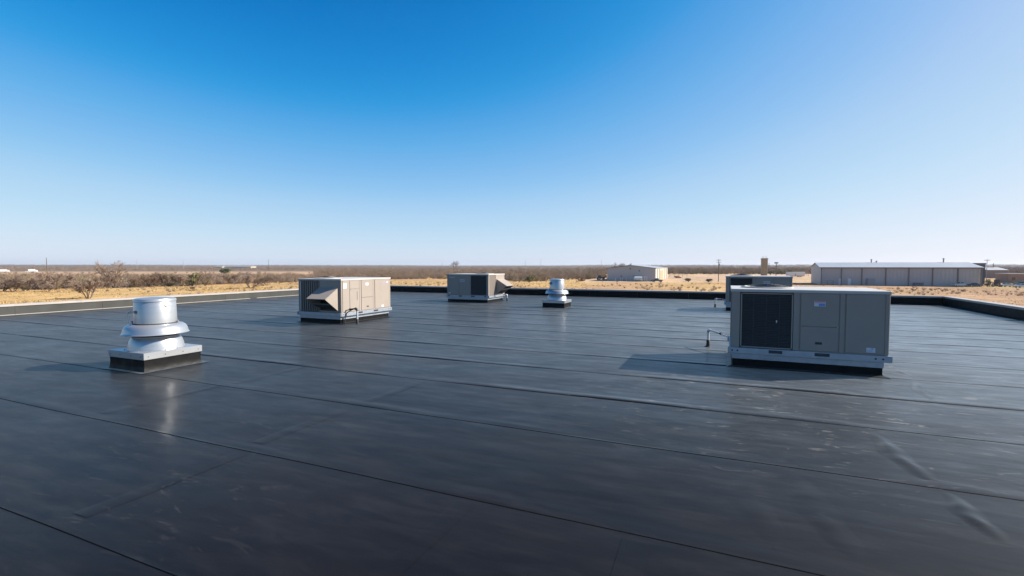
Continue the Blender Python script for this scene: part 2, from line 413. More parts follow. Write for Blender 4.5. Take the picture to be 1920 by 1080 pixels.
# short cross joints where one roll ends and the next begins
for (x, y0, y1) in ((-7.7, 3.80, 5.44), (-7.62, 5.68, 7.16), (-4.78, 5.68, 7.16), (-4.7, 2.14, 3.58), (-1.98, 2.14, 3.58), (-2.05, 0.5, 1.9), (-0.55, 2.14, 3.58),
                    (-13.0, 7.4, 8.88), (-17.5, 5.7, 7.15), (-4.8, 3.85, 5.43), (5.2, 7.4, 8.85), (-9.5, 9.2, 10.5), (-16.2, 10.8, 12.35), (4.1, 3.85, 5.4)):
    m = MB(); wv = [(-0.10, 0.0040), (-0.070, 0.0047), (0.0, 0.0051), (0.070, 0.0047), (0.10, 0.0040)]
    ny = 10; vs = []
    for a in range(ny+1):
        y = y0 + (y1-y0)*a/ny
        for (dx, z) in wv: vs.append((x + dx + 0.006*math.sin(y*5+x), y, z + 0.0006*math.sin(y*3+x)*(abs(dx) < 0.09)))
    m.add(vs, [(a*5+b, a*5+b+1, (a+1)*5+b+1, (a+1)*5+b) for a in range(ny) for b in range(4)])
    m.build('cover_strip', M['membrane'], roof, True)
# loose wrinkles in the rubber
def wrinkle(p0, p1, wid, hgt, bow=0.0, taper=0.34):
    p0, p1 = Vector((*p0, 0)), Vector((*p1, 0)); d = p1-p0; t = d.normalized(); nrm = Vector((-t.y, t.x, 0))
    n, kk = 28, 10; vs = []
    for a in range(n+1):
        s = a/n
        e = min(1, s/taper)*min(1, (1-s)/taper); e = e*e*(3-2*e)
        w_ = 1.25*wid*(0.45 + 0.55*e)*(1 + 0.12*math.sin(s*17)); c = p0 + d*s + nrm*(bow*math.sin(s*math.pi) + 0.02*math.sin(s*9))
        for b in range(kk+1):
            u = b/kk*2-1
            prof = math.cos(u*math.pi/2)**2
            vs.append(tuple(c + nrm*(u*w_) + Vector((0, 0, 0.0024 + 0.95*hgt*e*prof*(1+0.15*math.sin(s*23))))))
    m = MB().add(vs, [(a*(kk+1)+b, (a+1)*(kk+1)+b, (a+1)*(kk+1)+b+1, a*(kk+1)+b+1) for a in range(n) for b in range(kk)])
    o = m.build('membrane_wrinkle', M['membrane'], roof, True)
    me = o.data                                   # normals up
    if me.polygons[0].normal.z < 0: me.flip_normals()
wrinkle((1.63, 7.05), (1.78, 5.50), 0.10, 0.016)
wrinkle((1.80, 5.46), (1.86, 4.55), 0.09, 0.013, 0.01)
wrinkle((3.02, 10.56), (2.80, 8.95), 0.075, 0.010)
wrinkle((3.0, 12.2), (3.1, 10.75), 0.06, 0.009)
wrinkle((0.15, 5.40), (0.35, 3.75), 0.16, 0.008)
wrinkle((0.62, 5.35), (0.85, 3.8), 0.15, 0.008)

# ------------------------------------------------------------------ parapets
def parapet(label, a, b, inward, lit):
    """a -> b runs along the inner face; inward is the unit normal into the roof"""
    a, b = Vector((*a, 0)), Vector((*b, 0)); d = (b-a); Ln = d.length; t = d.normalized(); n = Vector((*inward, 0))
    root = thing('parapet_wall', label, 'parapet', tuple(a), 0, 'parapet walls round the roof')
    def blk(u0, u1, v0, v1, z0, z1, bev=0.0):
        m = MB()
        c = [t*u0 - n*v1, t*u1 - n*v1, t*u1 - n*v0, t*u0 - n*v0]
        if (t.cross(n)).z > 0: c = [c[0], c[1], c[2], c[3]]
        vs = [(p.x, p.y, z0) for p in c] + [(p.x, p.y, z1) for p in c]
        if t.cross(n).z > 0: fs = [(0,3,2,1),(4,5,6,7),(0,1,5,4),(1,2,6,5),(2,3,7,6),(3,0,4,7)]
        else: fs = [(0,1,2,3),(7,6,5,4),(4,5,1,0),(5,6,2,1),(6,7,3,2),(7,4,0,3)]
        return m.add(vs, fs)
    blk(0, Ln, 0.02, 0.32, -0.10, PH-0.05).build('core', M['wallp'], root)
    k = max(1, round(Ln/3.05))
    for i in range(k):
        u0, u1 = Ln*i/k, Ln*(i+1)/k
        blk(u0+0.004, u1-0.004, -0.004 - 0.003*(i % 2), 0.022, 0.0, PH-0.045).build('wall_membrane', M['grey_membrane'] if lit else M['flashing'], root)  # grey membrane on the left parapet, black on the others
    kc = max(1, round(Ln/3.66))
    for i in range(kc):
        u0, u1 = Ln*i/kc, Ln*(i+1)/kc
        m = blk(u0+0.004, u1-0.004, -0.03, 0.37, PH-0.012, PH+0.008)
        e = blk(u0+0.004, u1-0.004, -0.034, -0.022, PH-0.075, PH-0.010); m.add(e.v, e.f)
        e = blk(u0+0.004, u1-0.004, 0.362, 0.374, PH-0.12, PH-0.010); m.add(e.v, e.f)
        m.build('coping', M['coping'], root)
        if i: blk(u0-0.06, u0+0.06, -0.038, 0.378, PH-0.08, PH+0.012).build('coping_joint', M['coping'], root)
    # the rubber turns out on to the roof in a sloping foot under a pale bar
    m = MB(); c = []
    for u in (0, Ln):
        for (v, z) in ((0.006, 0.050), (-0.022, 0.040), (-0.13, 0.0125), (-0.20, 0.010)):
            p = t*u - n*v if False else t*u + n*(-v); c.append((p.x, p.y, z))
    fs = [(0,4,5,1),(1,5,6,2),(2,6,7,3)]
    if t.cross(n).z > 0: fs = [f[::-1] for f in fs]
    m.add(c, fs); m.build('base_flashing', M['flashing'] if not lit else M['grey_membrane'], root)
    if lit:
        kb = max(1, round(Ln/3))
        for i in range(kb):
            blk(Ln*i/kb+0.003, Ln*(i+1)/kb-0.003, -0.034, -0.013, 0.030, 0.058).build('termination_bar', M['bar'], root)
    return root, blk
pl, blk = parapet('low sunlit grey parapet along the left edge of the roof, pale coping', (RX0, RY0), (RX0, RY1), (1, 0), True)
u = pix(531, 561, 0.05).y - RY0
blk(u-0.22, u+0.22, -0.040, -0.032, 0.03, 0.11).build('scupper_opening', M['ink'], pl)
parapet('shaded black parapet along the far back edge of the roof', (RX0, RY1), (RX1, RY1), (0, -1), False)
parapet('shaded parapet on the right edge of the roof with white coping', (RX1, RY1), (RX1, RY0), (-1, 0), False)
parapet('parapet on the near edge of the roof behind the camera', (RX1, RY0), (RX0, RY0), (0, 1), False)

# ------------------------------------------------------------------ rooftop air units
class Face:
    """a side of a cabinet: u runs along it (left to right seen from outside), w outwards"""
    def __init__(s, o, u, n): s.o, s.u, s.n = Vector(o), Vector(u), Vector(n)
    def p(s, u, w, z): q = s.o + s.u*u + s.n*w; return (q.x, q.y, z)
    def box(s, u0, u1, w0, w1, z0, z1, b=0.0):
        m = MB()
        if b:
            t = MB().bbox(u0, u1, -w1, -w0, z0, z1, b)
        else:
            t = MB().box(u0, u1, -w1, -w0, z0, z1)
        m.add([s.p(x, -y, z) for x, y, z in t.v], t.f); return m
    def prism_u(s, poly, u0, u1):
        """polygon in (w, z) swept along u"""
        n = len(poly); vs = [s.p(u0, w_, z) for w_, z in poly] + [s.p(u1, w_, z) for w_, z in poly]
        return MB().add(vs, [tuple(range(n))[::-1], tuple(range(n, 2*n))] + [(k, (k+1) % n, n+(k+1) % n, n+k) for k in range(n)])

Z_CURB, Z_FLG, Z_RAIL, Z_TOP = 0.165, 0.275, 0.392, 1.545
def panel(f, root, u0, u1, z0=Z_RAIL+0.025, z1=Z_TOP-0.065, handle=None, latch=None, proud=0.014):
    p = f.box(u0+0.006, u1-0.006, -0.004, proud, z0, z1, 0.005).build('access_panel', M['paint'], root)
    if handle:
        hu, hz = handle
        h = MB()
        t = f.box(hu-0.055, hu+0.055, proud-0.002, proud+0.003, hz-0.022, hz+0.022, 0.002); h.add(t.v, t.f)
        h.build('handle_recess', M['ink'], p)
    if latch:
        lu, lz = latch
        f.box(lu-0.012, lu+0.012, proud-0.002, proud+0.02, lz-0.016, lz+0.016, 0.004).build('latch', M['galv'], p)
    return p
def post(f, root, u0, u1):
    f.box(u0, u1, -0.006, 0.006, Z_RAIL+0.006, Z_TOP-0.058, 0.003).build('corner_post', M['paint'], root)
def sticker(f, root, u0, u1, z0, z1, kind, w=0.0155):
    s_ = f.box(u0, u1, w-0.002, w+0.0015, z0, z1).build('sticker', M['white'], root)
    W, H = u1-u0, z1-z0
    def bar(a, b, c, d, mt, nm='print'): f.box(u0+W*a, u0+W*b, w, w+0.0028, z0+H*c, z0+H*d).build(nm, M[mt], s_)
    if kind == 'warning':
        bar(0.02, 0.98, 0.84, 0.98, 'red'); bar(0.05, 0.95, 0.62, 0.72, 'red'); bar(0.40, 0.96, 0.06, 0.52, 'blue')
        m = MB(); c = [(0.04, 0.06), (0.40, 0.06), (0.05, 0.55)]
        t = [f.p(u0+W*a, w+0.0030, z0+H*b) for a, b in c]
        m.add(t, [(0, 1, 2)]).build('print', M['white'], s_)
    elif kind == 'plate':
        bar(0.55, 0.72, 0.72, 0.86, 'ink')
        for k in range(3): bar(0.08, 0.85-0.1*k, 0.12+0.17*k, 0.18+0.17*k, 'violet')
    elif kind == 'double':
        bar(0.0, 1.0, 0.46, 0.53, 'violet')
        for k in range(2): bar(0.15, 0.8, 0.2+0.5*k, 0.25+0.5*k, 'violet')
    elif kind == 'barcode':
        for k in range(5): bar(0.08+0.18*k, 0.18+0.18*k, 0.25, 0.8, 'ink')
    return s_
def coil_horizontal(f, root, u0, u1, z0, z1, rows=33):
    f.box(u0, u1, -0.060, -0.040, z0, z1).build('condenser_coil', M['coil'], root)
    fr = MB()
    for (a, b, c, d) in ((u0, u0+0.022, z0, z1), (u1-0.022, u1, z0, z1), (u0, u1, z1-0.02, z1), (u0, u1, z0, z0+0.02)):
        t = f.box(a, b, -0.03, 0.004, c, d); fr.add(t.v, t.f)
    fr.build('coil_frame', M['paint'], root)
    g = MB(); h = (z1-z0-0.05)/rows
    for k in range(rows):
        z = z0+0.025+h*k
        t = f.prism_u([(-0.034, z+h*0.55), (-0.034, z+h*0.68), (-0.008, z+h*0.18), (-0.008, z+h*0.05)], u0+0.025, u1-0.025); g.add(t.v, t.f)
    for k in range(1, 4):
        u_ = u0+(u1-u0)*k/4; t = f.box(u_-0.003, u_+0.003, -0.012, -0.006, z0+0.03, z1-0.03); g.add(t.v, t.f)
    tag(g.build('coil_louvres', M['wire'], root), kind='stuff')
def coil_vertical(f, root, u0, u1, z0, z1, n=7):
    f.box(u0, u1, -0.075, -0.055, z0, z1).build('condenser_coil', M['coil'], root)
    for k in range(n):
        u_ = u0+(u1-u0)*(k+0.5)/n
        f.prism_u([(-0.05, z0), (0.0, z0), (0.0, z1), (-0.05, z1)], u_-0.014, u_+0.014).build('coil_louvre', M['paint'], root)
def rail(f, root, L0, slots, ext=0.06, holes=()):
    m = MB(); t = f.box(-ext, L0+ext, 0.000, 0.030, Z_FLG, Z_RAIL, 0.004); m.add(t.v, t.f)
    r_ = m.build('base_rail', M['galv'], root)
    for (a, b) in slots:
        f.box(a, b, 0.024, 0.0325, Z_FLG+0.040, Z_FLG+0.098).build('fork_slot', M['ink'], r_)
    for u_ in holes:
        q = MB(); c = Vector(f.p(u_, 0.028, (Z_FLG+Z_RAIL)/2)); nn = f.n
        q.tube([c, c+nn*0.0055], 0.017, 12); q.build('lifting_hole', M['ink'], r_)
def hood(f, root, u0, u1, ztop=1.27, zbot=0.43, reach=0.62, ztip=0.90):
    """sloping rain hood: roof slope, two triangular cheeks, open below with a slanted filter face"""
    h = thing_part('outside_air_hood', root)
    th = 0.012
    sl = MB()
    sl.add([f.p(u0, 0.0, ztop), f.p(u1, 0.0, ztop), f.p(u1+0.0, reach, ztip), f.p(u0, reach, ztip),
            f.p(u0, 0.0, ztop-th), f.p(u1, 0.0, ztop-th), f.p(u1, reach, ztip-th*1.5), f.p(u0, reach, ztip-th*1.5)],
           [(0,3,2,1),(4,5,6,7),(0,1,5,4),(1,2,6,5),(2,3,7,6),(3,0,4,7)])
    sl.build('hood_top', M['paint'], h)
    for (a, b) in ((u0-0.004, u0+th), (u1-th, u1+0.004)):
        f.prism_u([(0.0, zbot), (reach-0.004, ztip-0.022), (0.0, ztop-0.004)], a, b).build('hood_side', M['paint'], h)
    f.prism_u([(0.0, zbot+0.13), (0.0, zbot+0.10), (reach*0.66, ztip-0.20), (reach*0.66, ztip-0.17)], u0+0.02, u1-0.02).build('bird_screen', M['wire'], h)
    f.box(u0+0.02, u1-0.02, 0.001, 0.012, zbot, ztop-0.03).build('filter_face', M['coil'], h)
    f.box(u0+0.01, u1-0.01, 0.0, 0.06, zbot-0.005, zbot+0.03).build('hood_sill', M['paint'], h)
def thing_part(name, root):
    o = bpy.data.objects.new(name, None); COL.objects.link(o); o.parent = root; o.empty_display_size = 0.1; return o
def top_and_fan(root, x0, x1, y0, y1, fc, fr):
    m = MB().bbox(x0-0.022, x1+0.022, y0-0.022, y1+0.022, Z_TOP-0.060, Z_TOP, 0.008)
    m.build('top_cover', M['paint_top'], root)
    fan = thing_part('condenser_fan', root)
    cx, cy = fc
    MB().lathe([(fr+0.03, Z_TOP+0.001), (fr+0.028, Z_TOP+0.020), (fr, Z_TOP+0.026), (fr-0.012, Z_TOP+0.004)], fc, 40, False).build('fan_ring', M['paint_top'], fan, True)
    MB().lathe([(fr-0.01, Z_TOP+0.002), (0.01, Z_TOP+0.002)], fc, 40, True).build('fan_well', M['ink'], fan)
    bl = MB()
    for k in range(4):
        a = k*math.pi/2+0.4
        pts = [(0.06, -0.25), (fr-0.04, -0.30), (fr-0.04, 0.30), (0.06, 0.25)]
        vs = []
        for (r_, da) in pts:
            vs.append((cx+r_*math.cos(a+da), cy+r_*math.sin(a+da), Z_TOP+0.006+0.010*(da > 0)))
        bl.add(vs, [(0,1,2,3)])
    bl.build('fan_blades', M['steel'], fan)
    g = MB()
    for k in range(1, 9):
        r_ = fr*k/8; z = Z_TOP+0.030+0.045*(1-(k/8)**2)
        g.tube([(cx+r_*math.cos(2*math.pi*q/32), cy+r_*math.sin(2*math.pi*q/32), z) for q in range(33)], 0.0045, 4, False)
    for k in range(8):
        a = 2*math.pi*k/8
        g.tube([(cx+fr*s_*math.cos(a), cy+fr*s_*math.sin(a), Z_TOP+0.030+0.045*(1-s_*s_)) for s_ in (0.05, 0.4, 0.7, 1.0)], 0.0045, 4, False)
    g.build('fan_grille', M['wire'], fan)
def unit_shell(root, x0, x1, y0, y1, inset=0.07):
    """curb, flange, rails' core and cabinet core; returns the four faces (front -Y, right +X, back +Y, left -X)"""
    cx0, cx1, cy0, cy1 = x0+inset*0.4, x1-inset, y0+0.03, y1-0.03
    m = MB(); s_ = 0.015
    m.add([(cx0-s_, cy0-s_, 0.0), (cx1+s_, cy0-s_, 0.0), (cx1+s_, cy1+s_, 0.0), (cx0-s_, cy1+s_, 0.0), (cx0, cy0, 0.05), (cx1, cy0, 0.05), (cx1, cy1, 0.05), (cx0, cy1, 0.05),
           (cx0, cy0, Z_CURB+0.01), (cx1, cy0, Z_CURB+0.01), (cx1, cy1, Z_CURB+0.01), (cx0, cy1, Z_CURB+0.01)],
          [(0,1,5,4),(1,2,6,5),(2,3,7,6),(3,0,4,7),(4,5,9,8),(5,6,10,9),(6,7,11,10),(7,4,8,11),(8,9,10,11)])
    m.build('curb', M['flashing'], root)
    # rubber skirt welded to the roof round the curb
    e = 0.11
    sk = MB(); c0 = [(cx0-s_, cy0-s_), (cx1+s_, cy0-s_), (cx1+s_, cy1+s_), (cx0-s_, cy1+s_)]; c1 = [(cx0-e, cy0-e), (cx1+e, cy0-e), (cx1+e, cy1+e), (cx0-e, cy1+e)]
    sk.add([(x, y, 0.030) for x, y in c0] + [(x, y, 0.013) for x, y in c1], [(k, 4+k, 4+(k+1) % 4, (k+1) % 4)[::1] for k in range(4)])
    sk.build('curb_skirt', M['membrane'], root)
    MB().bbox(cx0-0.016, cx1+0.016, cy0-0.016, cy1+0.016, Z_CURB, Z_FLG-0.002, 0.004).build('curb_flange', M['galv'], root)
    MB().box(x0+0.01, x1-0.01, y0+0.01, y1-0.01, Z_FLG+0.001, Z_RAIL-0.002).build('base_pan', M['galv'], root)
    MB().box(x0+0.10, x1-0.10, y0+0.10, y1-0.10, Z_RAIL-0.001, Z_TOP-0.062).build('cabinet_core', M['gap'], root)
    return (Face((x0, y0, 0), (1, 0, 0), (0, -1, 0)), Face((x1, y0, 0), (0, 1, 0), (1, 0, 0)),
            Face((x1, y1, 0), (-1, 0, 0), (0, 1, 0)), Face((x0, y1, 0), (0, -1, 0), (-1, 0, 0)))
def backing(f, root, u0, u1):
    f.box(u0, u1, -0.10, -0.0045, Z_RAIL, Z_TOP-0.060).build('cabinet_liner', M['paint'], root)
def plain_side(f, root, L0, splits, holes=()):
    backing(f, root, 0.10, L0-0.10); post(f, root, 0.0, 0.07); post(f, root, L0-0.07, L0)
    for a, b in zip(splits[:-1], splits[1:]): panel(f, root, a, b)
def corner_fill(root, x0, x1, y0, y1):
    for (x, y) in ((x0, y0), (x1-0.10, y0), (x0, y1-0.10), (x1-0.10, y1-0.10)):
        MB().box(x+0.001, x+0.099, y+0.001, y+0.099, Z_RAIL, Z_TOP-0.060).build('corner_post', M['paint'], root)

GROUP_U = 'rooftop air conditioning units'
# --- big unit on the right: coil and panels towards us
def unit_coil_front(root, x0, y0, labels):
    x1, y1 = x0+2.55, y0+1.66
    fr, rt, bk, lf = unit_shell(root, x0, x1, y0, y1); corner_fill(root, x0, x1, y0, y1)
    L0, D0 = x1-x0, y1-y0
    post(fr, root, 0.0, 0.145); coil_horizontal(fr, root, 0.16, 1.055, Z_RAIL+0.012, Z_TOP-0.075)
    post(fr, root, 1.065, 1.165); backing(fr, root, 1.065, L0-0.02)
    panel(fr, root, 1.175, 1.795, 0.865, Z_TOP-0.065)
    panel(fr, root, 1.175, 1.795, Z_RAIL+0.02, 0.857, handle=(1.48, 0.555), latch=(1.775, 0.875))
    post(fr, root, 1.805, 1.885); panel(fr, root, 1.893, 2.485, handle=None); post(fr, root, 2.490, L0)
    if labels == 'near':
        sticker(fr, root, 1.395, 1.575, 1.245, 1.345, 'warning')
        sticker(fr, root, 2.22, 2.355, 0.440, 0.525, 'plate')
        sticker(fr, root, 0.775, 0.793, 0.905, 0.955, 'tag', 0.0)
    else:
        sticker(fr, root, 1.48, 1.72, 1.235, 1.33, 'barcode')
    rail(fr, root, L0, [(0.66, 0.89), (1.42, 1.66)], holes=(0.02, 0.115, 2.36, 2.47))
    # the hood and intake end is on the right-hand end, panels on the back, coil wraps the left end
    plain_side(bk, root, L0, [0.075, 0.90, 1.70, L0-0.075]); rail(bk, root, L0, [(0.7, 0.93), (1.6, 1.83)])
    plain_side(rt, root, D0, [0.075, 0.85, D0-0.075]); rail(rt, root, D0, [(0.6, 0.85)], ext=0.0)
    post(lf, root, 0.0, 0.07); post(lf, root, D0-0.14, D0); coil_horizontal(lf, root, 0.08, D0-0.15, Z_RAIL+0.012, Z_TOP-0.075)
    rail(lf, root, D0, [(0.6, 0.85)], ext=0.0)
    top_and_fan(root, x0, x1, y0, y1, (x0+0.66, y0+0.83), 0.46)
u1 = thing('rooftop_air_unit', 'largest nearest rooftop air conditioner on the right, dark coil and grey panels', 'air conditioner', (0,0,0), 0, GROUP_U)
unit_coil_front(u1, 0.13, 10.60, 'near')
u2 = thing('rooftop_air_unit', 'far air conditioner half hidden behind the large right hand unit', 'air conditioner', (0,0,0), 0, GROUP_U)
unit_coil_front(u2, 0.03, 23.55, 'far')

# --- sunlit beige unit on the left: hood and louvres towards us, panels on its long right side
u3 = thing('rooftop_air_unit', 'sunlit beige air conditioner on the left with a sloping hood facing us', 'air conditioner', (0,0,0), 0, GROUP_U)
x0, x1, y0, y1 = -13.80, -11.88, 12.86, 15.50
fr, rt, bk, lf = unit_shell(u3, x0, x1, y0, y1); corner_fill(u3, x0, x1, y0, y1)
L0, D0 = x1-x0, y1-y0
post(fr, u3, 0.0, 0.09)
MB().tube([fr.p(0.115, 0.018, Z_RAIL+0.03), fr.p(0.115, 0.018, Z_TOP-0.09)], 0.014, 8).build('refrigerant_pipe', M['pipe'], u3)
coil_vertical(fr, u3, 0.15, 0.95, Z_RAIL+0.02, Z_TOP-0.07, 8)
backing(fr, u3, 0.96, L0-0.02); panel(fr, u3, 0.97, L0-0.08, 0.40, Z_TOP-0.068, proud=0.008); post(fr, u3, L0-0.07, L0)
hood(fr, u3, 0.99, L0-0.10)
rail(fr, u3, L0, [], ext=0.03)
backing(rt, u3, 0.02, D0-0.02); post(rt, u3, 0.0, 0.05)
panel(rt, u3, 0.055, 0.40); panel(rt, u3, 0.40, 0.89, 1.19, Z_TOP-0.065)
panel(rt, u3, 0.40, 0.89, Z_RAIL+0.02, 1.182)
rt.box(0.77, 0.785, 0.013, 0.030, 0.80, 1.10, 0.003).build('door_pull', M['paint_top'], u3)
rt.box(0.44, 0.83, 0.013, 0.024, 1.165, 1.18, 0.003).build('drip_edge', M['paint_top'], u3)
post(rt, u3, 0.897, 0.985)
panel(rt, u3, 0.99, 1.63, 0.865, Z_TOP-0.065); panel(rt, u3, 0.99, 1.63, Z_RAIL+0.02, 0.857, handle=(1.32, 0.53))
post(rt, u3, 1.637, 1.715); panel(rt, u3, 1.722, 2.575); post(rt, u3, 2.58, D0)
sticker(rt, u3, 0.09, 0.245, 1.22, 1.40, 'double'); sticker(rt, u3, 1.22, 1.37, 1.29, 1.38, 'tag'); sticker(rt, u3, 2.10, 2.22, 0.44, 0.52, 'tag')
lg = thing_part('maker_lettering', u3)
for k, (a, hh) in enumerate(((0, .03), (.05, .03), (.095, .045), (.15, .03), (.20, .03), (.245, .05), (.30, .06))):
    rt.box(2.16+a, 2.16+a+0.036, 0.0135, 0.0165, 1.345, 1.345+hh).build('letter', M['violet'] if k < 5 else M['white'], lg)
rail(rt, u3, D0, [(0.80, 1.03), (1.63, 1.87)], holes=(0.06, 0.18, 2.50, 2.62))
plain_side(bk, u3, L0, [0.075, 1.0, L0-0.075]); rail(bk, u3, L0, [(0.7, 0.93)], ext=0.0)
plain_side(lf, u3, D0, [0.075, 0.95, 1.8, D0-0.075]); rail(lf, u3, D0, [(0.8, 1.03), (1.6, 1.83)])
top_and_fan(u3, x0, x1, y0, y1, (x0+0.62, y0+0.75), 0.46)

# --- unit in the middle distance: panels and coil towards us, hood on its right end
u4 = thing('rooftop_air_unit', 'grey air conditioner in the middle distance with a hood on its right end', 'air conditioner', (0,0,0), 0, GROUP_U)
x0, x1, y0, y1 = -14.06, -11.53, 23.38, 25.42
fr, rt, bk, lf = unit_shell(u4, x0, x1, y0, y1); corner_fill(u4, x0, x1, y0, y1)
L0, D0 = x1-x0, y1-y0
post(fr, u4, 0.0, 0.05); backing(fr, u4, 0.02, 1.45)
panel(fr, u4, 0.055, 0.76); panel(fr, u4, 0.76, 1.43)
coil_horizontal(fr, u4, 1.45, L0-0.10, Z_RAIL+0.012, Z_TOP-0.075, 26); post(fr, u4, L0-0.085, L0)
sticker(fr, u4, 0.80, 1.09, 1.14, 1.25, 'barcode'); sticker(fr, u4, 0.10, 0.22, 0.47, 0.54, 'tag')
lg = thing_part('maker_lettering', u4)
for k in range(6): fr.box(0.14+0.062*k, 0.14+0.062*k+0.042, 0.0135, 0.0165, 1.345, 1.385).build('letter', M['white'], lg)
rail(fr, u4, L0, [(0.74, 0.95), (1.50, 1.72), (0.08, 0.18), (2.30, 2.40)])
post(rt, u4, 0.0, 0.06); coil_vertical(rt, u4, 0.07, 0.86, Z_RAIL+0.02, Z_TOP-0.07, 14)
backing(rt, u4, 0.88, D0-0.02); panel(rt, u4, 0.88, D0-0.07, proud=0.008); post(rt, u4, D0-0.065, D0)
hood(rt, u4, 0.98, D0-0.10); rail(rt, u4, D0, [(0.6, 0.8)], ext=0.0)
plain_side(bk, u4, L0, [0.075, 0.9, 1.7, L0-0.075]); rail(bk, u4, L0, [(0.7, 0.93), (1.6, 1.83)])
plain_side(lf, u4, D0, [0.075, 0.95, D0-0.075]); rail(lf, u4, D0, [(0.7, 0.93)], ext=0.0)
top_and_fan(u4, x0, x1, y0, y1, (x1-0.66, y0+0.9), 0.46)

# ------------------------------------------------------------------ gas and power pipes beside the units
def arc(p0, p1, p2, n=7):
    p0, p1, p2 = Vector(p0), Vector(p1), Vector(p2)
    return [p0*(1-t)**2 + p1*2*t*(1-t) + p2*t*t for t in [k/n for k in range(n+1)]]
def stub(name_label, base, h, elbow_to, extra=None, r=0.028):
    bx, by = base
    root = thing('service_pipe', name_label, 'pipe', (bx, by, 0), 0, 'pipes rising through the roof beside the units')
    MB().lathe([(0.085, 0.006), (0.080, 0.014), (0.050, 0.024), (0.043, 0.06), (0.041, 0.165), (0.034, 0.175)], (0,0), 20, True).build('rubber_boot', M['boot'], root, True)
    MB().tube([(0,0,0.17), (0,0,h-0.055)], r, 14).build('riser', M['pipe'], root, True)
    d = Vector((elbow_to[0]-bx, elbow_to[1]-by, 0)); t = d.normalized()
    MB().tube(arc((0,0,h-0.065), (0,0,h), tuple(t*0.075 + Vector((0,0,h)))), r*1.35, 14).build('elbow', M['pipe'] if extra != 'dark' else M['pipe_dark'], root, True)
    e = Vector((elbow_to[0]-bx, elbow_to[1]-by, elbow_to[2])); s = t*0.07 + Vector((0,0,h))
    mid = s.lerp(e, 0.55) + Vector((0,0,0.012))
    MB().tube([s, mid, s.lerp(e, 0.6), e], [r*0.72, r*0.72, r*0.5, r*0.5], 12).build('branch_pipe', M['pipe'] if extra != 'dark' else M['pipe_dark'], root, True)
    u_ = MB().tube([mid-t*0.025, mid+t*0.025], r*1.05, 8); u_.build('union_fitting', M['pipe_dark'], root)
    return root
stub('bent galvanised pipe standing left of the largest right hand unit', (-0.36, 12.95), 0.42, (0.13, 12.18, 0.36))
stub('small far pipe left of the half hidden unit, black at its foot', (-0.42, 25.35), 0.42, (0.04, 25.12, 0.40))
p3 = stub('short pipe in front of the beige unit with a hose arching off it', (-11.52, 13.22), 0.53, (-11.86, 13.05, 0.47), 'dark', 0.034)
MB().tube(arc((-0.03, -0.01, 0.54), (-0.30, -0.13, 0.46), (-0.33, -0.22, 0.30), 8) + [Vector((-0.33, -0.22, 0.16)), Vector((-0.33, -0.22, 0.0))], 0.016, 8).build('flexible_hose', M['pipe_dark'], p3, True)
stub('small pipe at the hood end of the middle distance unit', (-11.30, 25.30), 0.36, (-11.52, 25.2, 0.34))

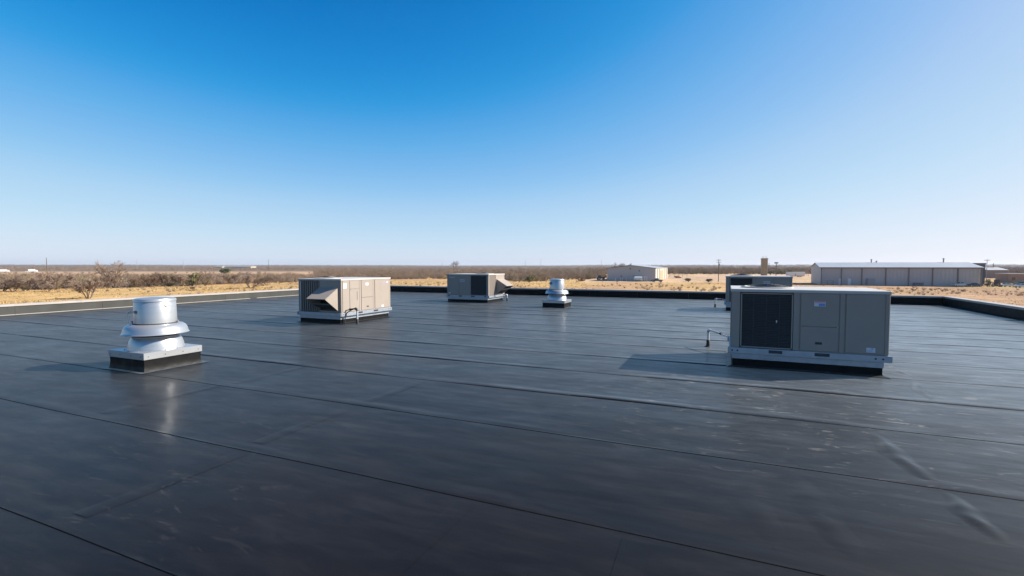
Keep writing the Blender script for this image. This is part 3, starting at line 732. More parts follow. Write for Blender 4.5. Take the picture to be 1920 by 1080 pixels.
# ------------------------------------------------------------------ spun aluminium exhaust fans
def exhaust_fan(label, cx, cy, flip=1):
    root = thing('exhaust_fan', label, 'exhaust fan', (cx, cy, 0), 0, 'mushroom shaped roof exhaust fans')
    c = 0.54
    m = MB(); vs = []
    levels = [(c+0.026, 0.0), (c+0.008, 0.030), (c-0.004, 0.12), (c, 0.235)]
    n = 12
    for (h, z) in levels:
        ring = []
        for k in range(n): ring.append((-h + 2*h*k/n, -h))
        for k in range(n): ring.append((h, -h + 2*h*k/n))
        for k in range(n): ring.append((h - 2*h*k/n, h))
        for k in range(n): ring.append((-h, h - 2*h*k/n))
        for i, (x, y) in enumerate(ring):
            j = 0.010*math.sin(i*1.9+z*30)*(0.03 < z < 0.2) + 0.008*math.sin(i*0.8+2)*(0.03 < z < 0.2)
            vs.append((x + (j if abs(x) >= h-1e-6 else 0)*(1 if x > 0 else -1), y + (j if abs(y) >= h-1e-6 else 0)*(1 if y > 0 else -1), z))
    k4 = 4*n
    fs = [(i*k4+k, i*k4+(k+1) % k4, (i+1)*k4+(k+1) % k4, (i+1)*k4+k) for i in range(3) for k in range(k4)]
    m.add(vs, fs); m.build('curb', M['flashing'], root, True)
    sk = MB(); e0, e1 = c+0.024, c+0.12
    sk.add([(-e0,-e0,.012),(e0,-e0,.012),(e0,e0,.012),(-e0,e0,.012),(-e1,-e1,.0135),(e1,-e1,.0135),(e1,e1,.0135),(-e1,e1,.0135)], [(k, 4+k, 4+(k+1) % 4, (k+1) % 4) for k in range(4)])
    sk.build('curb_skirt', M['membrane'], root)
    e = c+0.018
    cap = MB().bbox(-e, e, -e, e, 0.232, 0.362, 0.006).build('curb_cap', M['spun'], root)
    for sgn, axis in ((-1, 'y'), (1, 'x'), (1, 'y'), (-1, 'x')):
        for k in (-0.85, -0.3, 0.3, 0.85):
            b = MB(); z = 0.295
            p, q = ((k*e, sgn*e, z), (k*e, sgn*(e+0.008), z)) if axis == 'y' else ((sgn*e, k*e, z), (sgn*(e+0.008), k*e, z))
            b.tube([p, q], 0.011, 8); b.build('screw', M['steel'], cap)
    MB().lathe([(0.478, 0.363), (0.474, 0.372), (0.470, 0.40), (0.461, 0.45), (0.443, 0.51), (0.417, 0.565), (0.398, 0.595), (0.402, 0.600), (0.402, 0.612), (0.388, 0.615)], (0,0), 64, False).build('flared_base', M['spun'], root, True)
    for k in range(14):
        a = 2*math.pi*k/14+0.2
        MB().lathe([(0.012, 0.362), (0.010, 0.374), (0.002, 0.377)], (0.50*math.cos(a), 0.50*math.sin(a)), 8).build('screw', M['steel'], root)
    MB().lathe([(0.372, 0.55), (0.368, 0.76), (0.30, 0.77)], (0,0), 48, True).build('throat', M['spun_dark'], root, True)
    MB().lathe([(0.36, 0.735), (0.44, 0.725), (0.515, 0.690), (0.545, 0.664), (0.562, 0.656), (0.566, 0.661), (0.552, 0.672), (0.543, 0.70), (0.530, 0.755), (0.502, 0.805), (0.455, 0.838), (0.41, 0.850), (0.34, 0.853)], (0,0), 72, True).build('bowl', M['spun'], root, True)
    MB().lathe([(0.372, 0.851), (0.376, 0.862), (0.366, 0.872)], (0,0), 48, False).build('seam_ring', M['spun_dark'], root, True)
    drum = MB().lathe([(0.364, 0.866), (0.362, 0.89), (0.349, 1.285), (0.345, 1.292)], (0,0), 64, True).build('motor_drum', M['spun'], root, True)
    MB().lathe([(0.350, 1.288), (0.356, 1.292), (0.356, 1.330), (0.346, 1.345), (0.30, 1.358), (0.12, 1.372), (0.02, 1.374)], (0,0), 64, True).build('drum_lid', M['spun'], root, True)
    # small worn lettering on the drum
    def on_drum(az, z, wd, hh):
        r_ = 0.364 - 0.0325*(z-0.87) + 0.0025; a0, a1 = az-wd/2/r_, az+wd/2/r_
        return MB().add([(r_*math.cos(a0), r_*math.sin(a0), z), (r_*math.cos(a1), r_*math.sin(a1), z), (r_*math.cos(a1), r_*math.sin(a1), z+hh), (r_*math.cos(a0), r_*math.sin(a0), z+hh)], [(0,1,2,3)])
    tb = math.atan2(-cy, -cx)
    if flip == 1:
        for (da, z, wd, hh) in ((0.43, 1.195, 0.016, 0.05), (0.50, 1.188, 0.022, 0.025), (0.57, 1.195, 0.018, 0.014), (0.64, 1.20, 0.018, 0.014), (0.72, 1.215, 0.012, 0.012)):
            on_drum(tb+da, z, wd, hh).build('letter', M['ink'], drum)
    # conduit and disconnect on the left of the drum
    a = tb - 1.05 if flip == 1 else tb - 0.9
    d = Vector((math.cos(a), math.sin(a), 0)); s = Vector((-d.y, d.x, 0))
    if flip == 1:
        MB().tube([tuple(d*0.34+Vector((0,0,1.10))), tuple(d*0.375+Vector((0,0,1.10)))], 0.03, 10).build('conduit_flange', M['steel'], root)
        q = d - s*0.75
        MB().tube([tuple(d*0.36+Vector((0,0,1.10))), tuple(d*0.40-s*0.04+Vector((0,0,1.105)))] + [tuple(p) for p in arc(d*0.40-s*0.06+Vector((0,0,1.105)), d*0.43-s*0.13+Vector((0,0,1.11)), d*0.43-s*0.135+Vector((0,0,1.04)), 5)] + [tuple(d*0.41-s*0.12+Vector((0,0,0.95))), tuple(d*0.40-s*0.11+Vector((0,0,0.84)))], 0.014, 8).build('conduit', M['pipe'], root, True)
    else:
        t = MB().bbox(-0.05, 0.05, -0.045, 0.045, -0.06, 0.06, 0.008)
        rot = Matrix.Rotation(a, 3, 'Z')
        MB().add([tuple(rot @ Vector(p) + d*0.38 + Vector((0,0,1.16))) for p in t.v], t.f).build('disconnect_switch', M['steel'], root)
        MB().tube([tuple(d*0.40+Vector((0,0,1.16))), tuple(d*0.47-s*0.06+Vector((0,0,1.165)))], 0.014, 8).build('conduit', M['pipe'], root)
    for az in (tb+1.15, tb+2.9, tb-1.9):
        p = Vector((math.cos(az), math.sin(az), 0))*0.395
        MB().lathe([(0.014, 0.850), (0.014, 0.885), (0.020, 0.888), (0.016, 0.905), (0.003, 0.908)], (p.x, p.y), 10).build('lid_clip', M['steel'], root)
    return root
exhaust_fan('silver mushroom shaped exhaust fan on a black curb, nearest on the left', -10.45, 6.13, 1)
exhaust_fan('small far silver exhaust fan standing near the middle of the back parapet', -7.42, 22.50, 2)

# ------------------------------------------------------------------ sheds and other buildings
def rect_part(f, u0, u1, z0, z1, w0, w1, name, m, parent): return f.box(u0, u1, w0, w1, z0, z1).build(name, m, parent)
# long grey metal building, right
bl = thing('metal_warehouse', 'long low grey metal warehouse with seven bays and pale roof, far right', 'warehouse', (0,0,0), 0, 'metal buildings beyond the roof')
bx0, bx1, by0, by1, ez, rz_ = 36.6, 88.6, 240.0, 265.0, 1.33, 3.35
MB().box(bx0, bx1, by0, by1, GZ-0.3, ez-0.02).build('wall', M['shed'], bl)
mid = (by0+by1)/2
for x, s in ((bx0, -1), (bx1, 1)):
    MB().add([(x, by0, ez-0.02), (x, by1, ez-0.02), (x, mid, rz_-0.05)], [(0,2,1) if s < 0 else (0,1,2)]).build('gable', M['shed'], bl)
nb = 26
for k in range(nb):                     # roof sheets with raised ribs
    xa, xb = bx0-0.5+(bx1-bx0+1)*k/nb, bx0-0.5+(bx1-bx0+1)*(k+1)/nb
    for (ya, za, yb, zb) in ((by0-0.5, ez, mid, rz_), (mid, rz_, by1+0.5, ez)):
        m = MB().add([(xa+0.02, ya, za), (xb-0.02, ya, za), (xb-0.02, yb, zb), (xa+0.02, yb, zb), (xa+0.02, ya, za-0.12), (xb-0.02, ya, za-0.12), (xb-0.02, yb, zb-0.12), (xa+0.02, yb, zb-0.12)],
                     [(0,1,2,3),(7,6,5,4),(4,5,1,0),(5,6,2,1),(6,7,3,2),(7,4,0,3)])
        m.build('roof_sheet', M['shed_roof'], bl)
MB().box(bx0-0.5, bx1+0.5, by0-0.74, by0-0.52, ez-0.40, ez-0.05).build('gutter', M['shed_trim'], bl)
f = Face((0, by0, 0), (1, 0, 0), (0, -1, 0))
bays = (36.75, 43.9, 50.9, 58.9, 66.3, 73.8, 81.5, 88.35)
for x in bays: f.box(x-0.16, x+0.16, 0.13, 0.42, GZ, ez-0.3).build('downspout', M['shed_trim'], bl)
for a, b in zip(bays[:-1], bays[1:]):
    k = 6
    for i in range(k):
        f.box(a+0.17+(b-a-0.34)*i/k+0.03, a+0.17+(b-a-0.34)*(i+1)/k-0.03, 0.005, 0.07, GZ+0.25, ez-0.35).build('siding_sheet', M['shed'], bl)
for a in (43.0, 46.2): 
    d = f.box(a, a+1.1, 0.08, 0.16, GZ+0.05, GZ+2.7).build('door', M['white'], bl); f.box(a+0.9, a+0.98, 0.16, 0.2, GZ+1.2, GZ+1.35).build('handle', M['steel'], d)
f.box(bx1-0.9-88.6+88.6, bx1+0.05, 0.005, 0.10, GZ, ez-0.45).build('corner_trim', M['cream'], bl)
for x, h in ((56.8, 1.3), (58.6, 0.7), (81.0, 1.6)): MB().lathe([(0.22, rz_-0.3), (0.22, rz_+h-0.3), (0.34, rz_+h-0.3), (0.34, rz_+h), (0.05, rz_+h+0.05)], (x, mid), 10).build('roof_vent', M['steel'], bl)
# gabled shed, centre right
sh = thing('metal_shed', 'gabled grey metal shed with a cream sunlit side, right of centre', 'shed', (0,0,0), 0, 'metal buildings beyond the roof')
ax0, ax1, ay0, ay1, aez, arz = -57.0, -32.5, 257.0, 312.0, 0.75, 2.25
MB().box(ax0, ax1, ay0, ay1, GZ-0.3, aez-0.03).build('wall', M['shed'], sh)
am = (ax0+ax1)/2
for y, fl in ((ay0, 0), (ay1, 1)):
    MB().add([(ax0, y, aez-0.03), (ax1, y, aez-0.03), (am, y, arz-0.06)], [(0,1,2)[::-1] if fl else (0,1,2)]).build('gable', M['shed'], sh)
for k in range(14):
    ya, yb = ay0-0.4+(ay1-ay0+0.8)*k/14, ay0-0.4+(ay1-ay0+0.8)*(k+1)/14
    for (xa, za, xb, zb) in ((ax0-0.4, aez, am, arz), (am, arz, ax1+0.4, aez)):
        MB().add([(xa, ya+.02, za), (xb, ya+.02, zb), (xb, yb-.02, zb), (xa, yb-.02, za), (xa, ya+.02, za-.1), (xb, ya+.02, zb-.1), (xb, yb-.02, zb-.1), (xa, yb-.02, za-.1)],
                 [(0,1,2,3),(7,6,5,4),(4,5,1,0),(5,6,2,1),(6,7,3,2),(7,4,0,3)]).build('roof_sheet', M['shed_roof'], sh)
for (xa, za, xb, zb) in ((ax0-0.45, aez, am, arz), (am, arz, ax1+0.45, aez)):
    MB().add([(xa, ay0-.55, za-.28), (xb, ay0-.55, zb-.28), (xb, ay0-.55, zb+.02), (xa, ay0-.55, za+.02), (xa, ay0-.41, za-.28), (xb, ay0-.41, zb-.28), (xb, ay0-.41, zb+.02), (xa, ay0-.41, za+.02)],
             [(0,1,2,3),(7,6,5,4),(4,5,1,0),(5,6,2,1),(6,7,3,2),(7,4,0,3)]).build('fascia', M['shed_trim'], sh)
f = Face((ax0, ay0, 0), (1, 0, 0), (0, -1, 0))
for k in range(9): f.box((ax1-ax0)*k/9+0.05, (ax1-ax0)*(k+1)/9-0.05, 0.005, 0.08, GZ+0.2, aez-0.15).build('siding_sheet', M['shed'], sh)
for (a, z) in ((11.9, 0.35), (16.5, -0.7), (7.3, -3.5), (13.9, -3.5)): f.box(a-0.35, a+0.35, 0.09, 0.2, z-0.35, z+0.4).build('vent', M['shed_trim'], sh)
f = Face((ax1, ay0, 0), (0, 1, 0), (1, 0, 0))
for k in range(11): f.box(5*k+0.06, 5*k+4.94, 0.005, 0.09, GZ+0.2, aez-0.15).build('siding_sheet', M['cream'], sh)
f.box(20.0, 33.0, 0.10, 0.24, GZ+0.1, aez-1.3).build('sliding_door', M['khaki'], sh)
for u_ in (7.0, 14.5, 40.0, 48.0): f.box(u_, u_+0.6, 0.10, 0.3, GZ+0.1, aez-0.5).build('downspout', M['shed_trim'], sh)
# tower
tw = thing('concrete_tower', 'tall slim brown tower with rooftop aerials, right of centre on the skyline', 'tower', (24.6, 412.0, GZ))
MB().box(0, 4.1, 0, 6.0, -0.3, 12.6).build('shaft', M['tower'], tw)
f = Face((4.1, 0, 0), (0, 1, 0), (1, 0, 0)); f.box(0.1, 5.9, 0.02, 0.18, 3.0, 12.2).build('pale_cladding', M['cream'], tw)
MB().box(-0.2, 4.45, -0.2, 6.2, 12.6, 13.5).build('parapet', M['tower'], tw)
for x in (1.2, 3.2): MB().tube([(x, 3, 13.4), (x, 3, 15.2)], 0.18, 6).build('aerial', M['steel'], tw)
# charcoal block behind the long warehouse
nv = thing('dark_block_building', 'dark navy block showing above the right end of the long warehouse', 'building', (97.4, 272.0, GZ))
MB().box(-9, 4.0, 0, 12, -0.3, 8.6).build('wall', M['navy'], nv); MB().box(-9.2, 4.2, -0.2, 12.2, 8.62, 9.1).build('coping', M['navy'], nv)
MB().box(-5.0, 1.5, -0.32, -0.22, 7.1, 7.5).build('sign_band', M['white'], nv)
c = pix(1851, 521.5); c2 = pix(1889, 521.5)
bb = thing('taupe_shed', 'low taupe shed with pale roof edge, far right in front of woods', 'shed', tuple(c))
wd = (c2-c).length; MB().box(0, wd, 0, 14, -0.3, 5.2).build('wall', M['brown'], bb)
MB().add([(-.5,-.5,5.2),(wd+.5,-.5,5.2),(wd+.5,14.5,5.2),(-.5,14.5,5.2),(-.5,7,6.9),(wd+.5,7,6.9)], [(0,1,5,4),(2,3,4,5),(0,4,3),(1,2,5),(3,2,1,0)]).build('roof', M['shed_roof'], bb)
for k in range(4): MB().box(wd*(k+.4)/4, wd*(k+.6)/4, -0.06, -0.01, 0.1, 3.0).build('door', M['shed_trim'], bb)
bb.rotation_euler = (0, 0, math.atan2((c2-c).y, (c2-c).x))
c = pix(1891, 530.5)
br = thing('brick_building', 'small red brown block building with flat roof at the far right edge', 'building', tuple(c), R(8))
MB().box(0, 12, 0, 9, -0.3, 4.0).build('wall', M['brick'], br); MB().box(-0.25, 12.25, -0.25, 9.25, 4.0, 4.35).build('coping', M['coping'], br)
for x in (1.2, 6.4, 9.0): w_ = MB().box(x, x+1.3, -0.05, 0.02, 1.2, 2.6).build('window', M['glass'], br); MB().box(x-.1, x+1.4, -0.12, -0.02, 1.05, 1.19).build('sill', M['coping'], w_)
# far white sheds on the skyline left
for (x0p, x1p, lab) in ((402, 416, 'small white distant shed on the left horizon beside a longer one'), (421, 470, 'long white distant shed on the left horizon')):
    a, b = pix(x0p, 503.4), pix(x1p, 503.4); wd = (b-a).length
    o = thing('distant_shed', lab, 'shed', (a.x, a.y, -5.0), math.atan2((b-a).y, (b-a).x), 'white sheds on the left horizon')
    MB().box(0, wd, 0, 30, -3, 4.6).build('wall', M['cream'], o)
    MB().add([(-1,-1,4.6),(wd+1,-1,4.6),(wd+1,31,4.6),(-1,31,4.6),(-1,15,6.6),(wd+1,15,6.6)], [(0,1,5,4),(2,3,4,5),(0,4,3),(1,2,5),(3,2,1,0)]).build('roof', M['bar'], o)

# ------------------------------------------------------------------ vehicles, trailers, yard things
def wheel(root, x, y, r, s):
    w_ = MB(); w_.tube([(x, y-0.11, r), (x, y+0.11, r)], r, 16); o = w_.build('wheel', M['tyre'], root, True)
    MB().tube([(x, y+s*0.10, r), (x, y+s*0.118, r)], r*0.6, 12).build('rim', M['pipe'], o, True)
def vehicle(label, cat, kind, paint, loc, rz, name, group=None):
    """local X is forward; profiles drawn from the side, tapered cabin"""
    root = thing(name, label, cat, loc, rz, group)
    wd = 0.92
    if kind == 'pickup':
        body = [(-2.7,.45),(-2.2,.40),(2.3,.40),(2.72,.50),(2.74,.85),(2.6,1.02),(1.3,1.10),(-2.7,1.10)]
        cab = [(-0.75,1.09),(1.25,1.09),(0.62,1.78),(-0.55,1.82)]; wh = (1.75, -1.75); r = 0.40
    elif kind == 'suv':
        body = [(-2.3,.45),(-1.9,.38),(2.0,.38),(2.32,.48),(2.34,.85),(2.2,1.0),(1.05,1.08),(-2.3,1.08)]
        cab = [(-2.25,1.07),(1.0,1.07),(0.35,1.68),(-1.95,1.74)]; wh = (1.45, -1.4); r = 0.37
    else:
        body = [(-2.3,.42),(-1.9,.32),(2.0,.32),(2.3,.42),(2.32,.70),(2.15,.84),(1.0,.94),(-1.5,.97),(-2.3,.92)]
        cab = [(-1.55,.955),(1.0,.93),(0.25,1.40),(-0.85,1.43)]; wh = (1.4, -1.4); r = 0.33
    MB().prism(body, -wd, wd).build('body', M[paint], root)
    n = len(cab); ti = 0.74
    def cy(z): 
        t = (z-cab[0][1])/(max(q[1] for q in cab)-cab[0][1]); return wd*(0.97 - (0.97-ti)*t*0.9)
    m = MB(); vs = [(x, -cy(z), z) for x, z in cab] + [(x, cy(z), z) for x, z in cab]
    m.add(vs, [tuple(range(n)), tuple(range(2*n-1, n-1, -1))] + [(k, n+k, n+(k+1) % n, (k+1) % n) for k in range(n)])
    cb = m.build('cabin', M[paint], root)
    cx = sum(q[0] for q in cab)/n; zc = sum(q[1] for q in cab)/n
    for s in (-1, 1):                                  # side glass
        p = [(cx+(x-cx)*0.86, zc+(z-zc)*0.72) for x, z in cab]
        pts = [(x, s*(cy(z)+0.006), z) for x, z in p]
        MB().add(pts, [tuple(range(n)) if s < 0 else tuple(range(n))[::-1]]).build('side_window', M['glass'], cb)
    (xa, za), (xb, zb) = cab[1], cab[2]
    def q(t, s): return (xa+(xb-xa)*t+0.012, s*cy(za+(zb-za)*t)*0.9, za+(zb-za)*t+0.01)
    MB().add([q(.12,-1), q(.12,1), q(.9,1), q(.9,-1)], [(0,1,2,3)]).build('windscreen', M['glass'], cb)
    (xa, za), (xb, zb) = cab[0], cab[3]
    def q2(t, s): return (xa+(xb-xa)*t-0.012, s*cy(za+(zb-za)*t)*0.9, za+(zb-za)*t+0.01)
    MB().add([q2(.15,-1), q2(.9,-1), q2(.9,1), q2(.15,1)], [(0,1,2,3)]).build('rear_window', M['glass'], cb)
    if kind == 'pickup': MB().box(-2.6, -0.85, -0.78, 0.78, 1.095, 1.108).build('load_bed', M['ink'], root)
    for x in wh:
        for s in (-1, 1): wheel(root, x, s*(wd-0.08), r, s)
    for s in (-1, 1):
        MB().box(body[3][0]+0.005, body[4][0]+0.03, s*0.68-0.16, s*0.68+0.16, body[4][1]-0.17, body[4][1]-0.02).build('headlight', M['white'], root)
        MB().box(body[0][0]-0.02, body[0][0]+0.02, s*0.72-0.12, s*0.72+0.12, body[-1][1]-0.28, body[-1][1]-0.06).build('tail_light', M['red'], root)
    return root
vehicle('white pickup truck parked at the long warehouse, right of a white box', 'pickup truck', 'pickup', 'car_white', tuple(pix(1800, 537.3)), R(20), 'pickup_truck')
vehicle('dark blue car in the shade at the right end of the long warehouse', 'car', 'sedan', 'car_dark', tuple(pix(1827, 537.6)), R(8), 'parked_car')
vehicle('low white car at the far right beside the teal vehicle', 'car', 'sedan', 'car_white', tuple(pix(1889, 538)), R(15), 'parked_car')
vehicle('teal car cut off by the right edge of the picture', 'car', 'suv', 'car_teal', tuple(pix(1914, 535.5)), R(160), 'parked_car')
vehicle('white car with reddish lamp at the extreme right edge, in front of the teal one', 'car', 'sedan', 'car_white', tuple(pix(1917, 539.5)), R(12), 'parked_car')
vehicle('dark pickup at the cream corner of the gabled shed', 'pickup truck', 'pickup', 'car_dark', tuple(pix(1232, 528.5)), R(170), 'pickup_truck')
vehicle('pale vehicle beside the truck on the far left field road', 'pickup truck', 'pickup', 'car_white', tuple(pix(53, 510.3)), R(60), 'pickup_truck')
def box_truck(label, loc, rz, ln):
    root = thing('box_truck', label, 'truck', loc, rz)
    MB().bbox(-ln/2, ln/2-2.4, -1.25, 1.25, 0.95, 3.7, 0.06).build('cargo_box', M['car_white'], root)
    cb = MB().prism([(ln/2-2.2,.55),(ln/2,.55),(ln/2,1.6),(ln/2-0.55,2.7),(ln/2-2.2,2.8)], -1.1, 1.1).build('cab', M['car_white'], root)
    MB().add([(ln/2+.01,-.95,1.65),(ln/2+.01,.95,1.65),(ln/2-.50,.95,2.62),(ln/2-.50,-.95,2.62)], [(0,1,2,3)]).build('windscreen', M['glass'], cb)
    MB().box(-ln/2, ln/2-2.3, -0.45, 0.45, 0.6, 0.9).build('chassis', M['ink'], root)
    for x in (ln/2-1.2, -ln/2+1.4, -ln/2+2.6):
        for s in (-1, 1): wheel(root, x, s*1.0, 0.5, s)
box_truck('white truck on the field road at left, near the tall pole', tuple(pix(62, 510.6)), R(75), 8.5)
box_truck('white truck cut off by the left edge of the picture, on the field road', tuple(pix(4, 511)), R(65), 13.0)
def trailer(label, loc, rz, ln=5.0):
    root = thing('parked_trailer', label, 'trailer', loc, rz, 'white trailers beside the tower yard')
    MB().bbox(-ln/2, ln/2, -1.2, 1.2, 0.8, 3.5, 0.08).build('cargo_box', M['car_white'], root)
    MB().box(-ln/2+.2, ln/2-.2, -0.8, 0.8, 0.55, 0.78).build('chassis', M['ink'], root)
    MB().tube([(ln/2, 0, .7), (ln/2+1.1, 0, .6)], 0.08, 6).build('drawbar', M['steel'], root)
    for x in (-0.6, 0.5):
        for s in (-1, 1): wheel(root, x, s*1.1, 0.42, s)
trailer('left of two white trailers between the tower and the long warehouse', tuple(pix(1482, 519.3)), R(20), 5.4)
trailer('right of two white trailers, next to the end of the long warehouse', tuple(pix(1499, 519.3)), R(22), 6.4)
def shelter(label, loc, rz):
    root = thing('yard_canopy', label, 'canopy', loc, rz)
    MB().box(-3, 3, -2, 2, 3.2, 3.5).build('roof', M['shed_trim'], root)
    for x in (-2.7, 2.7):
        for y in (-1.8, 1.8): MB().tube([(x, y, 0), (x, y, 3.2)], 0.12, 6).build('post', M['steel'], root)
shelter('dark open canopy on posts beside the right white trailer', tuple(pix(1507, 518.0)), R(10))
def cabinet(label, x0p, x1p, yp, h, dep, m, name='utility_cabinet', cat='cabinet'):
    a, b = pix(x0p, yp), pix(x1p, yp); wd = (b-a).length
    root = thing(name, label, cat, (a.x, a.y, GZ), math.atan2((b-a).y, (b-a).x))
    MB().bbox(0, wd, 0, dep, 0.12, h, 0.04).build('body', M[m], root)
    MB().box(-0.1, wd+0.1, -0.1, dep+0.1, 0, 0.12).build('plinth', M['wallp'], root)
    for k in (0, 1): MB().box(wd*(0.04+0.48*k), wd*(0.48+0.48*k), -0.03, -0.002, 0.3, h-0.15).build('door', M[m], root)
    return root
cabinet('white box standing in front of the long warehouse wall near the pickup', 1768.5, 1784, 536.3, 3.0, 1.2, 'car_white')
cabinet('stack of rusty grey gear leaning by the third bay of the long warehouse', 1627, 1646, 535.2, 2.7, 1.0, 'farsteel')
cabinet('small dark crate by the middle bays of the long warehouse', 1716, 1737, 536.4, 1.3, 1.0, 'shed_trim')
def rack(label, x0p, x1p, yp, h, m, name='pipe_rack'):
    a, b = pix(x0p, yp), pix(x1p, yp); wd = (b-a).length
    root = thing(name, label, 'rack', (a.x, a.y, GZ), math.atan2((b-a).y, (b-a).x))
    k = max(2, int(wd/2.6))
    for i in range(k+1): MB().box(wd*i/k-0.09, wd*i/k+0.09, -0.09, 0.09, 0, h).build('post', M[m], root)
    for z in (h-0.15, h*0.55): MB().box(-0.1, wd+0.1, -0.12, 0.12, z, z+0.16).build('beam', M[m], root)
    return root
rack('pale pipe rack to the right of the gabled shed', 1256, 1288, 519.5, 2.6, 'bar')
rack('white goal shaped pipe frame in front of the gabled shed', 1204, 1213, 529, 2.6, 'car_white')
rack('dark low rack at the left bay of the long warehouse', 1541, 1562, 534.8, 1.9, 'shed_trim')
for k, x in enumerate((1154.0, 1163.5, 1167, 1174.5)):
    p = pix(x, 527)
    o = thing('bollard', ('leftmost', 'second', 'third', 'rightmost')[k] + ' of four white bollards before the gabled shed', 'bollard', tuple(p), 0, 'white bollards before the shed')
    MB().tube([(0,0,0), (0,0,1.45)], 0.22, 10).build('post', M['car_white'], o); MB().lathe([(0.22, 1.45), (0.15, 1.55), (0.02, 1.58)], (0,0), 10).build('cap', M['car_white'], o)
def tank(label, loc, rz, ln, r, m):
    root = thing('storage_tank', label, 'tank', loc, rz)
    MB().tube([(-ln/2-0.25,0,r+.6),(-ln/2,0,r+.6),(ln/2,0,r+.6),(ln/2+0.25,0,r+.6)], [r*0.7, r, r, r*0.7], 18).build('shell', M[m], root, True)
    for x in (-ln/3, ln/3): MB().box(x-.12, x+.12, -r*.8, r*.8, 0, r*.7).build('saddle', M['steel'], root)
tank('pale blue horizontal tank before the gabled shed', tuple(pix(1196, 527.8)), R(20), 3.6, 0.95, 'tank')
def tractor(label, loc, rz, m='ink'):
    root = thing('farm_tractor', label, 'tractor', loc, rz)
    MB().prism([(-0.3,.9),(2.2,.9),(2.3,1.0),(2.25,1.65),(0.1,1.75),(-0.3,1.6)], -0.42, 0.42).build('bonnet', M[m], root)
    cb = MB().prism([(-1.5,1.2),(0.0,1.2),(0.1,1.9),(-0.1,2.7),(-1.4,2.75)], -0.7, 0.7).build('cab', M[m], root)
    MB().box(-1.2,-0.2,-0.72,0.72,1.8,2.5).build('window', M['glass'], cb)
    for x, r in ((-1.0, .85), (1.7, .55)):
        for s in (-1, 1): wheel(root, x, s*0.85, r, s)
    for s in (-0.3, 0.3): MB().tube([(1.8, s, 1.2), (3.0, s, 2.2), (3.9, s, 0.5)], 0.09, 6).build('loader_arm', M[m], root)
    MB().box(3.7, 4.3, -1.0, 1.0, 0.1, 0.75).build('bucket', M[m], root)
tractor('black tractor with loader left of the gabled shed', tuple(pix(1126, 525.6)), R(25))
tractor('dark machine standing on the grass at far right, before the brick building', tuple(pix(1868, 537.6)), R(75))
def scrap(label, loc, m, sc=1.0, seed=1):
    r_ = random.Random(seed); root = thing('scrap_heap', label, 'scrap heap', loc)
    for k in range(9):
        t = MB().bbox(-r_.uniform(.4,1.4)*sc, r_.uniform(.4,1.4)*sc, -.5*sc, .5*sc, 0, r_.uniform(.4,1.0)*sc, 0.05)
        rot = Matrix.Rotation(r_.uniform(0,3.1), 3, 'Z') @ Matrix.Rotation(r_.uniform(-.3,.3), 3, 'Y')
        off = Vector((r_.uniform(-1.6,1.6)*sc, r_.uniform(-.8,.8)*sc, r_.uniform(-0.1,.5)*sc))
        MB().add([tuple(rot @ Vector(p) + off) for p in t.v], t.f).build('scrap_piece', M[m], root)
scrap('rusty brown heap in the scrub left of the gabled shed', tuple(pix(1092, 527)), 'rust', 0.9, 4)
scrap('dark heap lying in the field below the white truck at left', tuple(pix(74, 516.5)), 'rust', 1.5, 8)
scrap('low rusty scrap beneath the pale pipe rack', tuple(pix(1270, 521)), 'rust', 0.9, 12)

# ------------------------------------------------------------------ poles
def pole(label, xp, ybase, ytop, r=0.16, arms=1, lamps=0, m='wood', cat='utility pole', name='utility_pole', group=None):
    b = pix(xp, ybase); top = (ybase-ytop)/(ybase-498.0)*8.0
    fwd = -math.sin(YAW)*b.x + math.cos(YAW)*b.y
    root = thing(name, label, cat, tuple(b), YAW, group)
    MB().tube([(0,0,-0.4), (0,0,top)], [r, r*0.7], 8).build('post', M[m], root)
    if arms:
        for k in range(arms):
            z = top-0.5-1.1*k
            a = MB().box(-1.2, 1.2, -0.07, 0.07, z-0.07, z+0.07).build('crossarm', M[m], root)
            for x in (-1.05, -0.55, 0.55, 1.05): MB().lathe([(.05, z+.07), (.08, z+.18), (.04, z+.28)], (x, 0), 6).build('insulator', M['steel'], a)
    if lamps == -1:
        MB().tube([(0.32, -0.1, top-3.2), (0.32, -0.1, top-2.2)], 0.28, 10).build('transformer', M['steel'], root)
    if lamps > 0:
        for k in range(lamps):
            a = 2*math.pi*k/lamps
            MB().bbox(math.cos(a)*0.9-.45, math.cos(a)*0.9+.45, math.sin(a)*0.9-.3, math.sin(a)*0.9+.3, top-0.9, top+0.2, 0.08).build('floodlight', M['steel'], root)
        MB().tube([(-1,0,top-0.4),(1,0,top-0.4)], 0.1, 6).build('lamp_bracket', M['steel'], root)
    return root
pole('wooden utility pole standing in the yard between shed and tower', 1347, 528, 486, 0.20, 2, -1)
pole('floodlight mast right of the brown tower', 1455, 518, 492, 0.30, 0, 4, 'wood', 'light mast', 'floodlight_mast')
pole('slim pole just right of the brown tower', 1441.5, 513, 493, 0.30, 0, 0, 'wood')
pole('dark pole standing in the left field near the white truck', 88, 509.5, 483, 0.42, 0, 0)
pole('pole among brush on the left, short of the beige unit', 504, 508, 487, 0.30, 1)
far_g = 'faint poles on the skyline'
for xp, yt, lab in ((257, 486.5, 'faint skyline pole just right of the tall bare tree'), (344, 487, 'faint skyline pole above the left exhaust fan'), (829, 487.5, 'faint skyline pole left of the middle distance unit'),
                    (985, 485.5, 'left one of two faint skyline poles above the far exhaust fan'), (1014, 485.5, 'right one of two faint skyline poles above the far exhaust fan'), (1127.5, 487.5, 'faint skyline pole left of the gabled shed')):
    pole(lab, xp, 504.5, yt, 0.40, 0, 0, 'farsteel', group=far_g)
